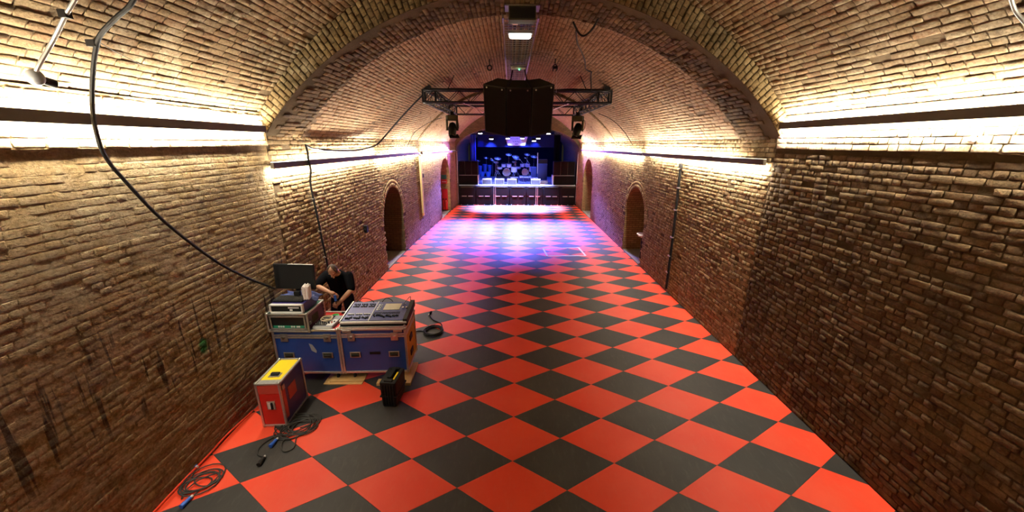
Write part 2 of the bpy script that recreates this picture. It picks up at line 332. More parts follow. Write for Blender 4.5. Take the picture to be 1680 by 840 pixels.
def lay(parent, B, mat, singles=300, small_after=11.):
    """B: list of (pos, u, v, n, length, height, depth). Nearest ones become objects, the rest one mesh part."""
    P = np.array([b[0] for b in B]); U = np.array([b[1] for b in B]); V = np.array([b[2] for b in B]); N = np.array([b[3] for b in B])
    D = np.array([b[4:7] for b in B])
    uv, z = project(P)
    a, _ = project(P+U*D[:, :1]/2); b, _ = project(P-U*D[:, :1]/2); c, _ = project(P+V*D[:, 1:2]/2); d, _ = project(P-V*D[:, 1:2]/2)
    e1 = a-b; e2 = c-d; ar = np.abs(e1[:, 0]*e2[:, 1]-e1[:, 1]*e2[:, 0])
    vis = (z > .4) & (uv[:, 0] > 4) & (uv[:, 0] < 1676) & (uv[:, 1] > 4) & (uv[:, 1] < 836) & (np.maximum(np.abs(e1).max(1), np.abs(e2).max(1)) > 9)
    sc = np.where(vis, ar, -1); order = np.argsort(-sc); pick = [i for i in order[:singles] if sc[i] > 0]
    for i in pick:
        o = bpy.data.objects.new('brick', unit_mesh(mat, int(NR.integers(len(BIG_V))))); COL.objects.link(o); o.parent = parent
        u, v, n = U[i]*D[i, 0], V[i]*D[i, 1], N[i]*D[i, 2]
        o.matrix_local = Matrix(((u[0], v[0], n[0], P[i, 0]), (u[1], v[1], n[1], P[i, 1]), (u[2], v[2], n[2], P[i, 2]), (0, 0, 0, 1)))
    rest = np.ones(len(B), bool); rest[pick] = False
    dist = P[:, 1]
    for nm, sel, UV, UF, sm in (('brickwork', rest & (dist < small_after), BIG_V, BIG_F, True), ('brickwork', rest & (dist >= small_after), SML_V, SML_F, False)):
        I = np.where(sel)[0]
        if not len(I): continue
        T = UV[NR.integers(len(UV), size=len(I))]
        W = P[I][:, None]+T[..., :1]*(U[I]*D[I, :1])[:, None]+T[..., 1:2]*(V[I]*D[I, 1:2])[:, None]+T[..., 2:]*(N[I]*D[I, 2:])[:, None]
        F = UF[None]+(np.arange(len(I))*UV.shape[1])[:, None, None]
        o = link(nm, quads_mesh(nm, W.reshape(-1, 3), F.reshape(-1, 4), np.repeat(NR.random(len(I)), len(UF)), sm), mat, parent)
        o['kind'] = 'stuff'
def rnd_depth(base, j): return base*(1+R_.uniform(-j, j))
def arch_top(y, A):   # A = (y0, y1, spring): semicircle opening
    y0, y1, sp = A; c, r = (y0+y1)/2, (y1-y0)/2
    return sp+math.sqrt(max(0, r*r-(y-c)**2)) if y0 < y < y1 else -1
def wall_bricks(side, ya, yb, za, zb, doors=(), depth=.013, jit=.5, off=0, miss=.01):
    B = []; z = za+.038; k = 0; sg = 1 if side == 'L' else -1; xf = xL if side == 'L' else xR
    while z < zb-.03:
        L0 = .225 if k % 2 == 0 else .1125
        y = ya+(.056 if k % 2 else 0)+R_.uniform(-.02, .02); k += 1
        while y < yb-.05:
            L = L0*(1+R_.uniform(-.07, .07)) if R_.random() > .12 else (.1125 if L0 > .2 else .225)
            L = min(L, yb-y); yc = y+L/2; y += L
            if yc < ya or R_.random() < miss or L < .05: continue
            if any(a[0]-.22 < yc < a[1]+.22 and z < (arch_top(min(max(yc, a[0]+.001), a[1]-.001), a) if a[0] < yc < a[1] else a[2]-.1)+.26*(1 if a[0] < yc < a[1] else (1 if z > a[2]-.1 else 0)) and not (not (a[0] < yc < a[1]) and z < a[2]-.1) for a in doors): continue
            if any((yc-(a[0]+a[1])/2)**2+(z-a[2])**2 < ((a[1]-a[0])/2+.24)**2 and z > a[2]-.06 for a in doors): continue
            slope = (xf(yc+.1)-xf(yc-.1))/.2
            u = np.array([slope, 1, R_.uniform(-.02, .02)]); u /= np.linalg.norm(u); n = np.array([sg, -slope*sg, 0.]); n /= np.linalg.norm(n)
            x = xf(yc)+sg*off
            B.append((np.array([x, yc, z+.004*math.sin(yc*2.1+k)]), u*sg, np.array([0, 0, 1.]), n, L-.013, .064*(1+R_.uniform(-.06, .06)), rnd_depth(depth, jit)))
        z += .0747
    return B
def vault_geo(y, spring, crown):
    a, b = xL(y), xR(y); xc, hw = (a+b)/2, (b-a)/2; H = crown-spring; R = (hw*hw+H*H)/(2*H); return xc, crown-R, R, math.asin(min(1, hw/R))
def vault_bricks(ya, yb, spring, crown, depth=.013, jit=.5, miss=.012):
    B = []; _, _, R0, A0 = vault_geo((ya+yb)/2, spring, crown); n = int(2*A0*R0/.0752)
    for k in range(n):
        fr = (k+.5)/n*2-1; y = ya-R_.random()*.22
        while y < yb-.04:
            L = .225*(1+R_.uniform(-.08, .08)) if R_.random() > .22 else .112
            L = min(L, yb-y); yc = y+L/2; y += L
            if yc-L/2 < ya or L < .05 or R_.random() < miss: continue
            xc, zc, R, A = vault_geo(yc, spring, crown); th = fr*A
            s_, c_ = math.sin(th), math.cos(th); h = 2*A*R/n-.0115
            B.append((np.array([xc+R*s_, yc, zc+R*c_]), np.array([R_.uniform(-.012, .012), 1, 0.]), np.array([c_, 0, -s_]), np.array([-s_, 0, -c_]), L-.013, h*(1+R_.uniform(-.06, .06)), rnd_depth(depth, jit)))
    for b in B:     # right-handed frame
        if np.dot(np.cross(b[1], b[2]), b[3]) < 0: b[2][:] *= -1
    return B
def vault_shell(mb, ya, yb, spring, crown, ny, na=48, out=0.):
    vs = []; fs = []
    for j in range(ny+1):
        y = ya+(yb-ya)*j/ny; xc, zc, R, A = vault_geo(y, spring, crown); R += out
        for i in range(na+1):
            th = (2*i/na-1)*A; vs.append((xc+R*math.sin(th), y, zc+R*math.cos(th)))
    for j in range(ny):
        for i in range(na): q = j*(na+1)+i; fs.append((q, q+1, q+na+2, q+na+1))
    mb.add(vs, fs)
def wall_shell(mb, side, ya, yb, za, zb, doors=(), off=0):
    ys = {ya, yb}; xf = xL if side == 'L' else xR; sg = 1 if side == 'L' else -1
    for a in doors: ys |= {a[0]+(a[1]-a[0])*(1-math.cos(PI*i/20))/2 for i in range(21)}
    y = ya
    while y < yb: ys.add(y); y += .8
    ys = sorted(ys)
    for a, b in zip(ys, ys[1:]):
        if b-a < 1e-6: continue
        m = (a+b)/2; dr = [d for d in doors if d[0] < m < d[1]]
        z0 = (lambda q: max(arch_top(q, dr[0]), dr[0][2]) if dr else za)
        p = [(xf(a)+sg*off, a, z0(a)), (xf(b)+sg*off, b, z0(b)), (xf(b)+sg*off, b, zb), (xf(a)+sg*off, a, zb)]
        mb.add(p, [(0, 1, 2, 3)] if side == 'L' else [(3, 2, 1, 0)])

YJ = 6.05; DL = [(11.0, 13.1, 1.38), (19.3, 21.7, 1.78)]; DR = [(11.5, 13.5, 1.38), (19.4, 21.8, 1.78)]
# ------------------------------------------------------------------ setting: near walls
def make_wall(name, side, ya, yb, z1, doors, mat, mort, band=None, depth=.013, jit=.5, ps=300):
    mb = MB(); wall_shell(mb, side, ya, yb, -.02, z1 if not band else band, doors)
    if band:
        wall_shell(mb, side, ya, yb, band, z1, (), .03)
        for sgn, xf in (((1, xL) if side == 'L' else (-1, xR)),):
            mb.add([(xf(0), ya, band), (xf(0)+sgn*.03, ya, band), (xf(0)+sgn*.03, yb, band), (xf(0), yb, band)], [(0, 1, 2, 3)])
    o = struct(name, mb, mort)
    B = wall_bricks(side, max(ya, .4), yb, 0, band or z1, doors, depth, jit)
    lay(o, B, mat, ps)
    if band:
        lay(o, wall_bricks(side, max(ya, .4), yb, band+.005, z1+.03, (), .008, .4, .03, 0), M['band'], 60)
    return o
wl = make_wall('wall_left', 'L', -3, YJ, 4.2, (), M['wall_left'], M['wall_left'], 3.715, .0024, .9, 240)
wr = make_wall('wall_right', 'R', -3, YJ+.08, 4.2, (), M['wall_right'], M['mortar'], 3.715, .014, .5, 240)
wl2 = make_wall('wall_left', 'L', YJ, 23.7, 3.88, DL, M['wall_mid'], M['mortar_vault'], None, .011, .5)
wr2 = make_wall('wall_right', 'R', YJ+.08, 23.7, 3.88, DR, M['wall_mid'], M['mortar_vault'], None, .011, .5)
# vaults
mb = MB(); vault_shell(mb, -3, YJ, 4.2, 6.27, 8); c1 = struct('ceiling', mb, M['mortar_vault']); lay(c1, vault_bricks(.9, YJ, 4.2, 6.27, .010), M['vault'])
mb = MB(); vault_shell(mb, 7.1, 15.6, 3.88, 5.92, 10); c2 = struct('ceiling', mb, M['mortar_pink']); lay(c2, vault_bricks(7.1, 15.6, 3.88, 5.92, .008), M['vault2'], 300, 10.)
mb = MB(); vault_shell(mb, 15.6, 23.7, 3.86, 5.80, 8); c3 = struct('ceiling', mb, M['mortar_pink']); lay(c3, vault_bricks(15.6, 23.7, 3.86, 5.80, .008), M['vault2'], 0, 0.)
# rib under the joint between the two vaults: dark brick soffit and a ring of brick headers facing the camera
mb = MB(); vault_shell(mb, YJ, 7.12, 3.86, 5.84, 3); rib = struct('trim_1', mb, M['mortar']); lay(rib, vault_bricks(YJ+.12, 7.1, 3.86, 5.84, .016, .6, .03), M['rib'], 200)
mb = MB(); x0, z0, Ra, Aa = vault_geo(YJ, 3.86, 5.84); xo, zo, Rb, Ab = vault_geo(YJ, 4.2, 6.27); na = 60
vs = []
for i in range(na+1):
    t = (2*i/na-1)*Aa; p = np.array([x0+Ra*math.sin(t), z0+Ra*math.cos(t)]); d = np.array([math.sin(t), math.cos(t)])
    e = p-np.array([xo, zo]); bq = e@d; q = -bq+math.sqrt(max(0, bq*bq-(e@e-Rb*Rb))); vs += [(p[0], YJ, p[1]), (p[0]+d[0]*(q+.05), YJ, p[1]+d[1]*(q+.05))]
mb.add(vs, [(2*i, 2*i+1, 2*i+3, 2*i+2) for i in range(na)])
ring = struct('trim_2', mb, M['mortar']); B = []
nk = int(2*Aa*Ra/.082)
for k in range(nk):
    t = ((k+.5)/nk*2-1)*Aa; d = np.array([math.sin(t), math.cos(t)]); p = np.array([x0, z0])+Ra*d; e = p-np.array([xo, zo]); bq = e@d
    q = -bq+math.sqrt(max(0, bq*bq-(e@e-Rb*Rb))); s = 0.0; hf = k % 2 == 0
    while s < q+.02:
        L = min(.058 if hf and s == 0 else .115, q+.05-s); c = p+d*(s+L/2); L1 = L
        if L > .03 and s > -.1: B.append((np.array([c[0], YJ, c[1]]), np.array([d[0], 0, d[1]]), np.array([d[1], 0, -d[0]]), np.array([0, -1., 0]), L-.010, .070, rnd_depth(.022, .6)))
        s += max(L1, .02)
for b in B:
    if np.dot(np.cross(b[1], b[2]), b[3]) < 0: b[2][:] *= -1
lay(ring, B, M['ring'], 300)
# edge faces between vault steps, and the arch round each doorway
mb = MB(); 
for ya, s0, k0, s1, k1, nrm in ((15.6, 3.88, 5.92, 3.86, 5.80, 1),):
    a = vault_geo(ya, s0, k0); b = vault_geo(ya, s1, k1); vs = []
    for i in range(41):
        t = 2*i/40-1; vs += [(a[0]+(a[2]+.02)*math.sin(t*a[3]), ya, a[1]+(a[2]+.02)*math.cos(t*a[3])), (b[0]+b[2]*math.sin(t*b[3]), ya, b[1]+b[2]*math.cos(t*b[3]))]
    mb.add(vs, [(2*i, 2*i+1, 2*i+3, 2*i+2) for i in range(40)])
struct('trim_3', mb, M['rib'])
for wall, sd, doors in ((wl2, 'L', DL), (wr2, 'R', DR)):
    sg = 1 if sd == 'L' else -1; xf = xL if sd == 'L' else xR; B = []
    for y0, y1, sp in doors:
        c, r = (y0+y1)/2, (y1-y0)/2
        for ringi in range(2):
            rr = r+.06+.115*ringi; n = int(PI*rr/.08)
            for k in range(n):
                t = PI*(k+.5)/n; dv = np.array([0, math.cos(t), math.sin(t)]); P = np.array([xf(c+rr*math.cos(t)), c+rr*math.cos(t), sp+rr*math.sin(t)]); v = np.array([0, -math.sin(t), math.cos(t)])
                nn = np.array([sg, 0, 0.]); 
                if np.dot(np.cross(dv, v), nn) < 0: v = -v
                B.append((P, dv, v, nn, .105, .070, rnd_depth(.018, .3)))
    lay(wall, B, M['wall_mid'], 0, 14.)

# doorways: brick-lined passages behind the arches
def passage(name, side, A, depth, mat):
    y0, y1, sp = A; sg = 1 if side == 'L' else -1; xf = xL if side == 'L' else xR; c, r = (y0+y1)/2, (y1-y0)/2; mb = MB()
    prof = [(y0, -.02), (y0, sp)]+[(c-r*math.cos(PI*i/16), sp+r*math.sin(PI*i/16)) for i in range(1, 16)]+[(y1, sp), (y1, -.02)]
    n = len(prof); vs = [(xf(y), y, z) for y, z in prof]+[(xf(y)-sg*depth, y, z) for y, z in prof]
    mb.add(vs, [(i, i+1, n+i+1, n+i) for i in range(n-1)]+[tuple(range(n, 2*n))])
    o = struct(name, mb, mat)
    f = MB().bx(xf(c)-sg*.02, xf(c)-sg*depth, y0-.02, y1+.02, -.05, .004); obj('threshold', f, M['stone'], o); return o
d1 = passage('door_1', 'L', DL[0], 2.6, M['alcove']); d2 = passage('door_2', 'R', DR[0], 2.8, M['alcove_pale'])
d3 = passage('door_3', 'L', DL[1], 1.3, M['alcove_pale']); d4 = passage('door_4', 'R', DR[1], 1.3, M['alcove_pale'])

# ------------------------------------------------------------------ floor
fl = struct('floor', MB().bx(-3.9, 4.35, -3, 23.9, -.08, -.004), M['slab'])
PA, PB, PHI, X0, Y0 = .6298, .3942, -.0238, .031, 3.319; cph, sph = math.cos(PHI), math.sin(PHI)
def lat(i, j): return (X0+cph*(i-1)*PA-sph*j*PB, Y0+sph*(i-1)*PA+cph*j*PB)
def clip(poly, ax, lim, keep_less):
    out = []
    for (p, q) in zip(poly, poly[1:]+poly[:1]):
        ip = (p[ax] <= lim) == keep_less; iq = (q[ax] <= lim) == keep_less
        if ip: out.append(p)
        if ip != iq:
            t = (lim-p[ax])/(q[ax]-p[ax]); out.append((p[0]+t*(q[0]-p[0]), p[1]+t*(q[1]-p[1])))
    return out
def tile_prism(poly):
    cx, cy = sum(p[0] for p in poly)/len(poly), sum(p[1] for p in poly)/len(poly); n = len(poly)
    lo = [(cx+(x-cx)*.997, cy+(y-cy)*.997) for x, y in poly]; hi = [(cx+(x-cx)*.990, cy+(y-cy)*.990) for x, y in poly]
    mb = MB(); mb.add([(x, y, -.006) for x, y in lo]+[(x, y, -.0015) for x, y in lo]+[(x, y, 0) for x, y in hi], [tuple(range(2*n, 3*n))]+[(i, (i+1) % n, n+(i+1) % n, n+i) for i in range(n)]+[(n+i, n+(i+1) % n, 2*n+(i+1) % n, 2*n+i) for i in range(n)])
    return mb
TL = []
for j in range(-16, 54):
    for i in range(-9, 10):
        if (i+j) % 2 == 0: continue
        c = lat(i, j); poly = [lat(i-1, j), lat(i, j-1), lat(i+1, j), lat(i, j+1)]
        full = True; y = c[1]
        for ax, lim, less in ((0, (xR(y)-.015), True), (0, xL(y)+.02, False), (1, 23.7, True), (1, -2.9, False)):
            q = clip(poly, ax, lim, less); full &= len(q) == 4 and all(abs(a[0]-b[0])+abs(a[1]-b[1]) < 1e-9 for a, b in zip(q, poly)); poly = q
            if len(poly) < 3: break
        if len(poly) < 3: continue
        uv, z = project([(c[0], c[1], 0)]); inside = z[0] > .3 and -60 < uv[0, 0] < 1740 and uv[0, 1] < 900
        TL.append((0 if inside else 1, z[0], c, poly, full, 'tile_black' if i % 2 == 0 else 'tile_red'))
TL.sort(key=lambda t: t[:2]); base = {}; rest = {'tile_red': MB(), 'tile_black': MB()}
for n, (hid, z, c, poly, full, mt) in enumerate(TL):
    if n < 300 and not hid:
        if full:
            if mt not in base:
                m0 = tile_prism([(x-c[0], y-c[1]) for x, y in poly]); me = bpy.data.meshes.new('floor_tile'); me.from_pydata(m0.v, [], m0.f); me.materials.append(M[mt]); base[mt] = me
            link('floor_tile', base[mt], None, fl, (c[0], c[1], 0))
        else: obj('floor_tile', tile_prism(poly), M[mt], fl)
    else:
        m0 = tile_prism(poly); rest[mt].add(m0.v, m0.f)
for mt in rest: o = obj('floor_tile_field', rest[mt], M[mt], fl); o['kind'] = 'stuff'
e = MB(); pts = [(-3.775+.012*math.sin(y*7.1), y, .02+.012*math.sin(y*5.3)) for y in np.linspace(.5, 4.6, 42)]; e.tube(pts, .013, 6); obj('curled_edge', e, M['tile_red'], fl, smooth=True)
struct('wall_front', MB().bx(-4.2, 4.6, -3.2, -3, 0, 6.4), M['mortar_vault'])

# ------------------------------------------------------------------ end wall with the stage opening
OX, OW, OS, OA = .42, 3.74, 3.40, 4.80
def opening(n=28): return [(OX-OW, -.02)]+[(OX-OW*math.cos(PI*i/n), OS+(OA-OS)*math.sin(PI*i/n)) for i in range(n+1)]+[(OX+OW, -.02)]
mb = MB(); op = opening(); n = len(op)
outer = [(-3.9, -.02)]+[(.38-4.4*math.cos(PI*i/28), 3.4+2.7*math.sin(PI*i/28)) for i in range(29)]+[(4.7, -.02)]
mb.add([(x, 23.62, z) for x, z in op]+[(x, 23.62, z) for x, z in outer]+[(x, 30.5, z) for x, z in op], [(i, i+1, n+i+1, n+i) for i in range(n-1)]+[(i+1, i, 2*n+i, 2*n+i+1) for i in range(n-1)])
wb = struct('wall_back', mb, M['alcove'])
mb = MB(); mb.bx(-3.2, 4.0, 30.36, 30.40, -.02, 4.6); tag(obj('stage_backdrop', mb, M['curtain']), 'black drape across the back of the stage', 'curtain')

# ------------------------------------------------------------------ light bars along both walls
BL = ['nearest brown steel light bar on the left wall, crossed by thick black cable', 'long brown light bar on left wall above the technician, ending at cream timber', 'short far light bar on left wall between cream timber and stage',
      'nearest brown steel light bar on the right wall, ending at brick rib', 'brown light bar on right wall above thin vertical drainpipe', 'far light bar on right wall running on to the stage']
for (sd, y0, y1, z0, z1), lb in zip(BARS, BL):
    sg = 1 if sd == 'L' else -1; xa, xb = bar_x(sd, y0, .095), bar_x(sd, y1, .095)
    t = thing('light_bar', lb, 'light bar', (xa, y0, z0), 0, 'brown light bars along the walls')
    seg = [y0+(y1-y0)*i/6 for i in range(7)]; P = lambda y: Vector((bar_x(sd, y, .095)-xa, y-y0, (z1-z0)*(y-y0)/(y1-y0)))
    mb = MB()
    for a, b in zip(seg, seg[1:]): mb.bar(P(a), P(b), .05, .095)
    obj('bar_body', mb, M['bar'], t)
    for dz in (.0485, -.0485):
        mb = MB()
        for a, b in zip(seg, seg[1:]): mb.bar(P(a)+Vector((-.012*sg, 0, dz)), P(b)+Vector((-.012*sg, 0, dz)), .012, .003)
        obj('led_strip', mb, M['led'], t)
    for i in range(1, 6, 2):
        q = P(seg[i]); obj('bracket', MB().box((q.x-.055*sg, q.y, q.z), (.075, .03, .05)), M['bar'], t)

# ------------------------------------------------------------------ cables, conduits, pipes on the walls
def smooth_path(pts, k=5):
    pts = [Vector(p) for p in pts]; out = []
    for i in range(len(pts)-1):
        a, b, c, d = pts[max(i-1, 0)], pts[i], pts[i+1], pts[min(i+2, len(pts)-1)]
        for s in range(k):
            t = s/k; out.append(.5*((2*b)+(c-a)*t+(2*a-5*b+4*c-d)*t*t+(3*b-a-3*c+d)*t**3))
    return out+[pts[-1]]
def cable(name, pts, r, mat, label, cat='cable', group=None, k=5):
    p = smooth_path(pts, k); c = p[0]; mb = MB().tube([q-c for q in p], r, 8)
    return tag(obj(name, mb, mat, None, 0, True, c), label, cat, group)
kc = cable('power_cable', [(-2.62, 3.2, 4.98), (-2.9, 3.3, 4.79), (-3.1, 3.36, 4.71), (-3.3, 3.41, 4.61), (-3.40, 3.44, 4.52), (-3.52, 3.47, 4.33), (-3.60, 3.46, 4.06), (-3.62, 3.45, 3.85), (-3.66, 3.5, 3.66), (-3.70, 3.64, 3.44), (-3.72, 3.97, 2.95), (-3.72, 4.48, 2.37), (-3.72, 4.93, 1.98), (-3.73, 5.30, 1.72), (-3.72, 5.52, 1.56)], .017, M['black'], 'thick black cable sagging down the left wall to the monitor', 'cable')
ties = MB().tube([(-3.39-kc.location.x, 3.44-kc.location.y, 4.57-kc.location.z), (-3.44-kc.location.x, 3.62-kc.location.y, 4.53-kc.location.z), (-3.52-kc.location.x, 3.97-kc.location.y, 4.47-kc.location.z)], .003, 5)
obj('tie_wire', ties, M['black'], kc); obj('cable_clip', MB().box((-3.42-kc.location.x, 3.44-kc.location.y, 4.545-kc.location.z), (.07, .05, .05)), M['black_metal'], kc)
t = thing('conduit', 'grey steel conduit with round end box at upper left', 'conduit', (-3.52, 3.04, 4.25))
L0 = Vector((-3.52, 3.04, 4.25))
obj('pipe', MB().tube([Vector(p)-L0 for p in smooth_path([(-2.5, 2.9, 5.10), (-3.0, 2.97, 4.70), (-3.12, 3.0, 4.62), (-3.31, 3.05, 4.48), (-3.46, 3.03, 4.30), (-3.5, 3.04, 4.26)])], .014, 8), M['conduit'], t, smooth=True)
obj('end_box', MB().ball((0, 0, -.02), .058, 14, 10, (1, .8, 1)), M['grey'], t, smooth=True)
obj('cable_gland', MB().cyl((0, .03, -.03), (.01, .11, -.05), .03), M['black'], t); obj('pipe_clip', MB().box((.40, -.04, .38), (.05, .05, .05)), M['black_metal'], t)
cable('conduit', [(3.35, 3.0, 5.0), (3.6, 3.08, 4.76), (3.72, 3.06, 4.63), (3.9, 3.0, 4.42)], .012, M['conduit'], 'slim grey conduit crossing vault in the top right corner', 'conduit')
LG = xL(7)+.05
kc = cable('power_cable', [(-3.70, 7.05, 3.72), (-3.66, 7.0, 3.60), (-3.655, 6.98, 3.46), (-3.66, 7.02, 3.30), (-3.745, 7.1, 3.02), (-3.75, 7.17, 2.5), (-3.75, 7.24, 1.9), (-3.75, 7.3, 1.4), (-3.75, 7.3, .6)], .019, M['black'], 'black cable hanging straight down wall behind the technician')
for z in (2.75, 2.1, 1.55): obj('cable_clip', MB().box((-3.765-kc.location.x, 7.17+(2.5-z)*.1-kc.location.y, z-kc.location.z), (.05, .05, .02)), M['zinc'], kc)
cable('power_cable', [(-2.28, 10.52, 4.98), (-2.6, 10.6, 4.72), (-3.05, 10.8, 4.36), (-3.42, 10.9, 4.02), (-3.6, 10.55, 3.74), (-3.68, 10.0, 3.64), (-3.71, 9.2, 3.60), (-3.72, 8.3, 3.61), (-3.72, 7.4, 3.66), (-3.71, 7.06, 3.73)], .02, M['black'], 'black cable drooping from truss end to left wall ledge')
cable('data_cable', [(-3.71, 7.08, 3.72), (-3.70, 8.0, 3.58), (-3.70, 9.0, 3.545), (-3.69, 9.8, 3.58), (-3.66, 10.3, 3.66)], .007, M['pale'], 'thin pale cable looping below the black one on left ledge')
cable('data_cable', [(-2.42, 13.9, 4.62), (-2.9, 13.95, 4.45), (-3.4, 13.9, 4.12), (-3.62, 13.7, 3.68)], .009, M['black'], 'thin black wire curving down the left vault behind the truss')
cable('data_cable', [(2.9, 13.2, 4.74), (3.3, 12.9, 4.52), (3.7, 12.8, 4.15), (3.98, 12.7, 3.74)], .009, M['black'], 'thin black wire curving down the right vault beside truss')
cable('power_cable', [(1.62, 6.6, 5.76), (1.42, 6.72, 5.73), (1.33, 6.9, 5.58), (1.22, 7.0, 5.50), (1.13, 7.0, 5.53), (1.06, 6.98, 5.62), (1.02, 7.0, 5.70)], .017, M['black'], 'short loop of black cable hooked on brick rib at top')
cable('power_cable', [(1.08, 7.02, 5.58), (1.20, 7.6, 5.53), (1.45, 8.6, 5.60), (1.66, 9.3, 5.56), (1.80, 9.9, 5.50), (1.98, 10.1, 5.47)], .015, M['black'], 'black cable running along the vault crown to drop near truss')
cable('power_cable', [(1.98, 10.1, 5.47), (2.01, 10.3, 5.40), (2.06, 10.45, 5.2), (2.08, 10.5, 5.05)], .017, M['black'], 'black cable dropping from the vault onto truss right end')
t = thing('drainpipe', 'thin dark vertical pipe with pale clips on right wall', 'pipe', (4.155, 9.3, 0))
obj('pipe', MB().tube([(0, -.04, .1), (0, -.02, 1.6), (0, .05, 3.0), (0, .06, 3.2)], .032, 8), M['black_metal'], t, smooth=True)
obj('hopper', MB().box((0, .06, 3.28), (.07, .11, .12), None, .6), M['black_metal'], t)
for z in (.55, 1.0, 1.5, 2.2, 2.75): obj('pipe_clip', MB().box((-.01, -.0, z), (.05, .11, .03)), M['zinc'], t)
t = thing('timber_post', 'cream painted timber batten fixed upright on left wall', 'batten', (xL(15.65)+.05, 15.65, .92))
obj('batten', MB().box((0, 0, 1.22), (.08, .15, 2.4)), M['cream'], t, .006); obj('foot_block', MB().box((0, .02, -.04), (.07, .12, .1)), M['wood'], t); obj('junction_box', MB().box((.03, .2, 1.55), (.06, .1, .16)), M['black'], t)
o = tag(obj('wall_bracket', MB().bx(-.04, .06, -.05, .05, -.09, .09).bx(.0, .03, -.12, .12, -.02, .02), M['black_metal'], None, loc=(xL(9.5)+.03, 9.5, 1.63)), 'small dark iron bracket on left wall before the doorway', 'bracket')
o = tag(obj('sensor', MB().lathe([(.028, 0), (.028, .02), (.015, .035)], (0, 0, 0), (-1, 0, 0)), M['shield'], None, 0, True, (4.165, 3.51, 3.84)), 'small round white sensor below the right light bar', 'sensor')
t = thing('hand_basin', 'small lilac basin against the wall in right doorway', 'basin', (4.36, 11.98, .95))
obj('bowl', MB().lathe([(.05, -.12), (.14, -.08), (.19, 0), (.16, 0), (.1, -.06)], n=18), M['white'], t, smooth=True); obj('waste_pipe', MB().cyl((0, 0, -.9), (0, 0, -.1), .025), M['black'], t); obj('splash_ledge', MB().bx(-.2, .2, -.3, -.15, -.03, .01), M['white'], t)
# fire point inside the far left doorway
fx, fy = xL(21.5)-.30, 21.66
t = thing('fire_extinguisher_board', 'red fire extinguisher stand inside the far left doorway', 'extinguisher', (fx, fy, 0))
obj('back_board', MB().bx(-.16, .16, -.03, 0, .05, 1.25), M['red'], t); 
for dx in (-.08, .08):
    obj('extinguisher_body', MB().lathe([(.075, .1), (.08, .12), (.08, .5), (.05, .58), (.02, .6), (.02, .66)], (dx, -.12, 0), n=12), M['red'], t, smooth=True); obj('nozzle', MB().box((dx, -.13, .68), (.1, .03, .05)), M['black'], t)
tag(obj('safety_sign', MB().bx(-.15, .15, -.01, 0, -.11, .11), M['sign_green'], None, loc=(fx-.02, fy+.01, 1.93)), 'green sign above the red board in far left doorway', 'sign')
t = thing('warning_sign', 'red sign with white strip under the green sign', 'sign', (fx-.02, fy+.01, 1.66)); obj('plate', MB().bx(-.17, .17, -.012, 0, -.11, .11), M['red'], t); obj('white_strip', MB().bx(-.12, .12, -.015, -.012, -.03, .01), M['white'], t)

# ------------------------------------------------------------------ cable tray, lamps and rigging at the crown
t = thing('cable_tray', 'galvanised mesh cable tray under the crown of the vault', 'cable tray', (.15, 6.7, 5.66))
for x in (-.28, .28): obj('side_rail', MB().bx(x-.012, x+.012, 0, 7.5, 0, .05), M['zinc'], t)
for i in range(50): 
    if i == 0: rg = bpy.data.meshes.new('rung'); m0 = MB().bx(-.28, .28, -.005, .005, 0, .01); rg.from_pydata(m0.v, [], m0.f); rg.materials.append(M['zinc'])
    link('rung', rg, None, t, (0, .06+i*.15, 0))
for x in (-.2, -.13, -.06, .08, .15, .21): obj('tray_wire', MB().bx(x-.004, x+.004, 0, 7.5, .01, .018), M['zinc'], t)
for y in (.3, 2.6, 4.9, 7.2):
    for x in (-.3, .3): obj('hanger', MB().cyl((x, y, 0), (x, y, .28), .006, n=6), M['zinc'], t)
for x, r, m in ((-.16, .022, 'purple'), (-.09, .018, 'black'), (.02, .02, 'black'), (.17, .02, 'cable_grey')):
    lb = {-.16: 'violet cable lying along the crown tray', -.09: 'black cable beside the violet one on crown tray', .02: 'black cable along the middle of crown tray', .17: 'grey cable along right side of crown tray'}[x]
    tag(obj('tray_cable', MB().tube([(0, 0, 0), (.01, 2.5, 0), (-.01, 5, 0), (0, 7.4, 0)], r, 7), M[m], None, 0, True, (.15+x, 6.72, 5.66+.02+r)), lb, 'cable')
t = thing('junction_box', 'dark rectangular box under the crown at top centre', 'box', (.17, 6.55, 5.60))
obj('housing', MB().bx(-.21, .21, 0, .22, 0, .19), M['olive'], t, .008); obj('cover', MB().bx(-.19, .19, -.008, 0, .02, .17), M['black_metal'], t); obj('base_plate', MB().bx(-.27, .27, .0, .3, .19, .21), M['zinc'], t)
for i, x in enumerate((-.06, .03, .09)): obj('flex', MB().tube([(x, .22, .1), (x, .4, .06), (x+.02, .6, .07)], .008, 6), M['black'], t, smooth=True)
obj('orange_socket', MB().bx(-.15, -.06, .23, .33, .02, .12), M['orange'], t)
def bulkhead(loc, mat, lab, led=False, s=1.):
    t = thing('bulkhead_lamp', lab, 'lamp', loc)
    obj('housing', MB().bx(-.23*s, .23*s, .0, .13, .065, .11), M['grey'], t, .01)
    mb = MB(); pr = [(-.2, -.02), (-.19, -.045), (.19, -.045), (.2, -.02), (.2, .07), (-.2, .07)]
    obj('diffuser', MB().box((0, .06, .035), (.40*s, .11, .07), Matrix.Rotation(0, 3, 'X'), 1.05), mat, t, .03)
    if led: obj('indicator', MB().ball((.03, -.012, -.005), .014), M['green_led'], t)
    return t
b1 = bulkhead((.15, 7.02, 5.47), M['lamp_on'], 'lit white bulkhead lamp across the crown tray', False, .9)
b2 = bulkhead((.17, 10.0, 5.50), M['lamp_off'], 'unlit bulkhead lamp with green indicator above the speakers', True, .85)
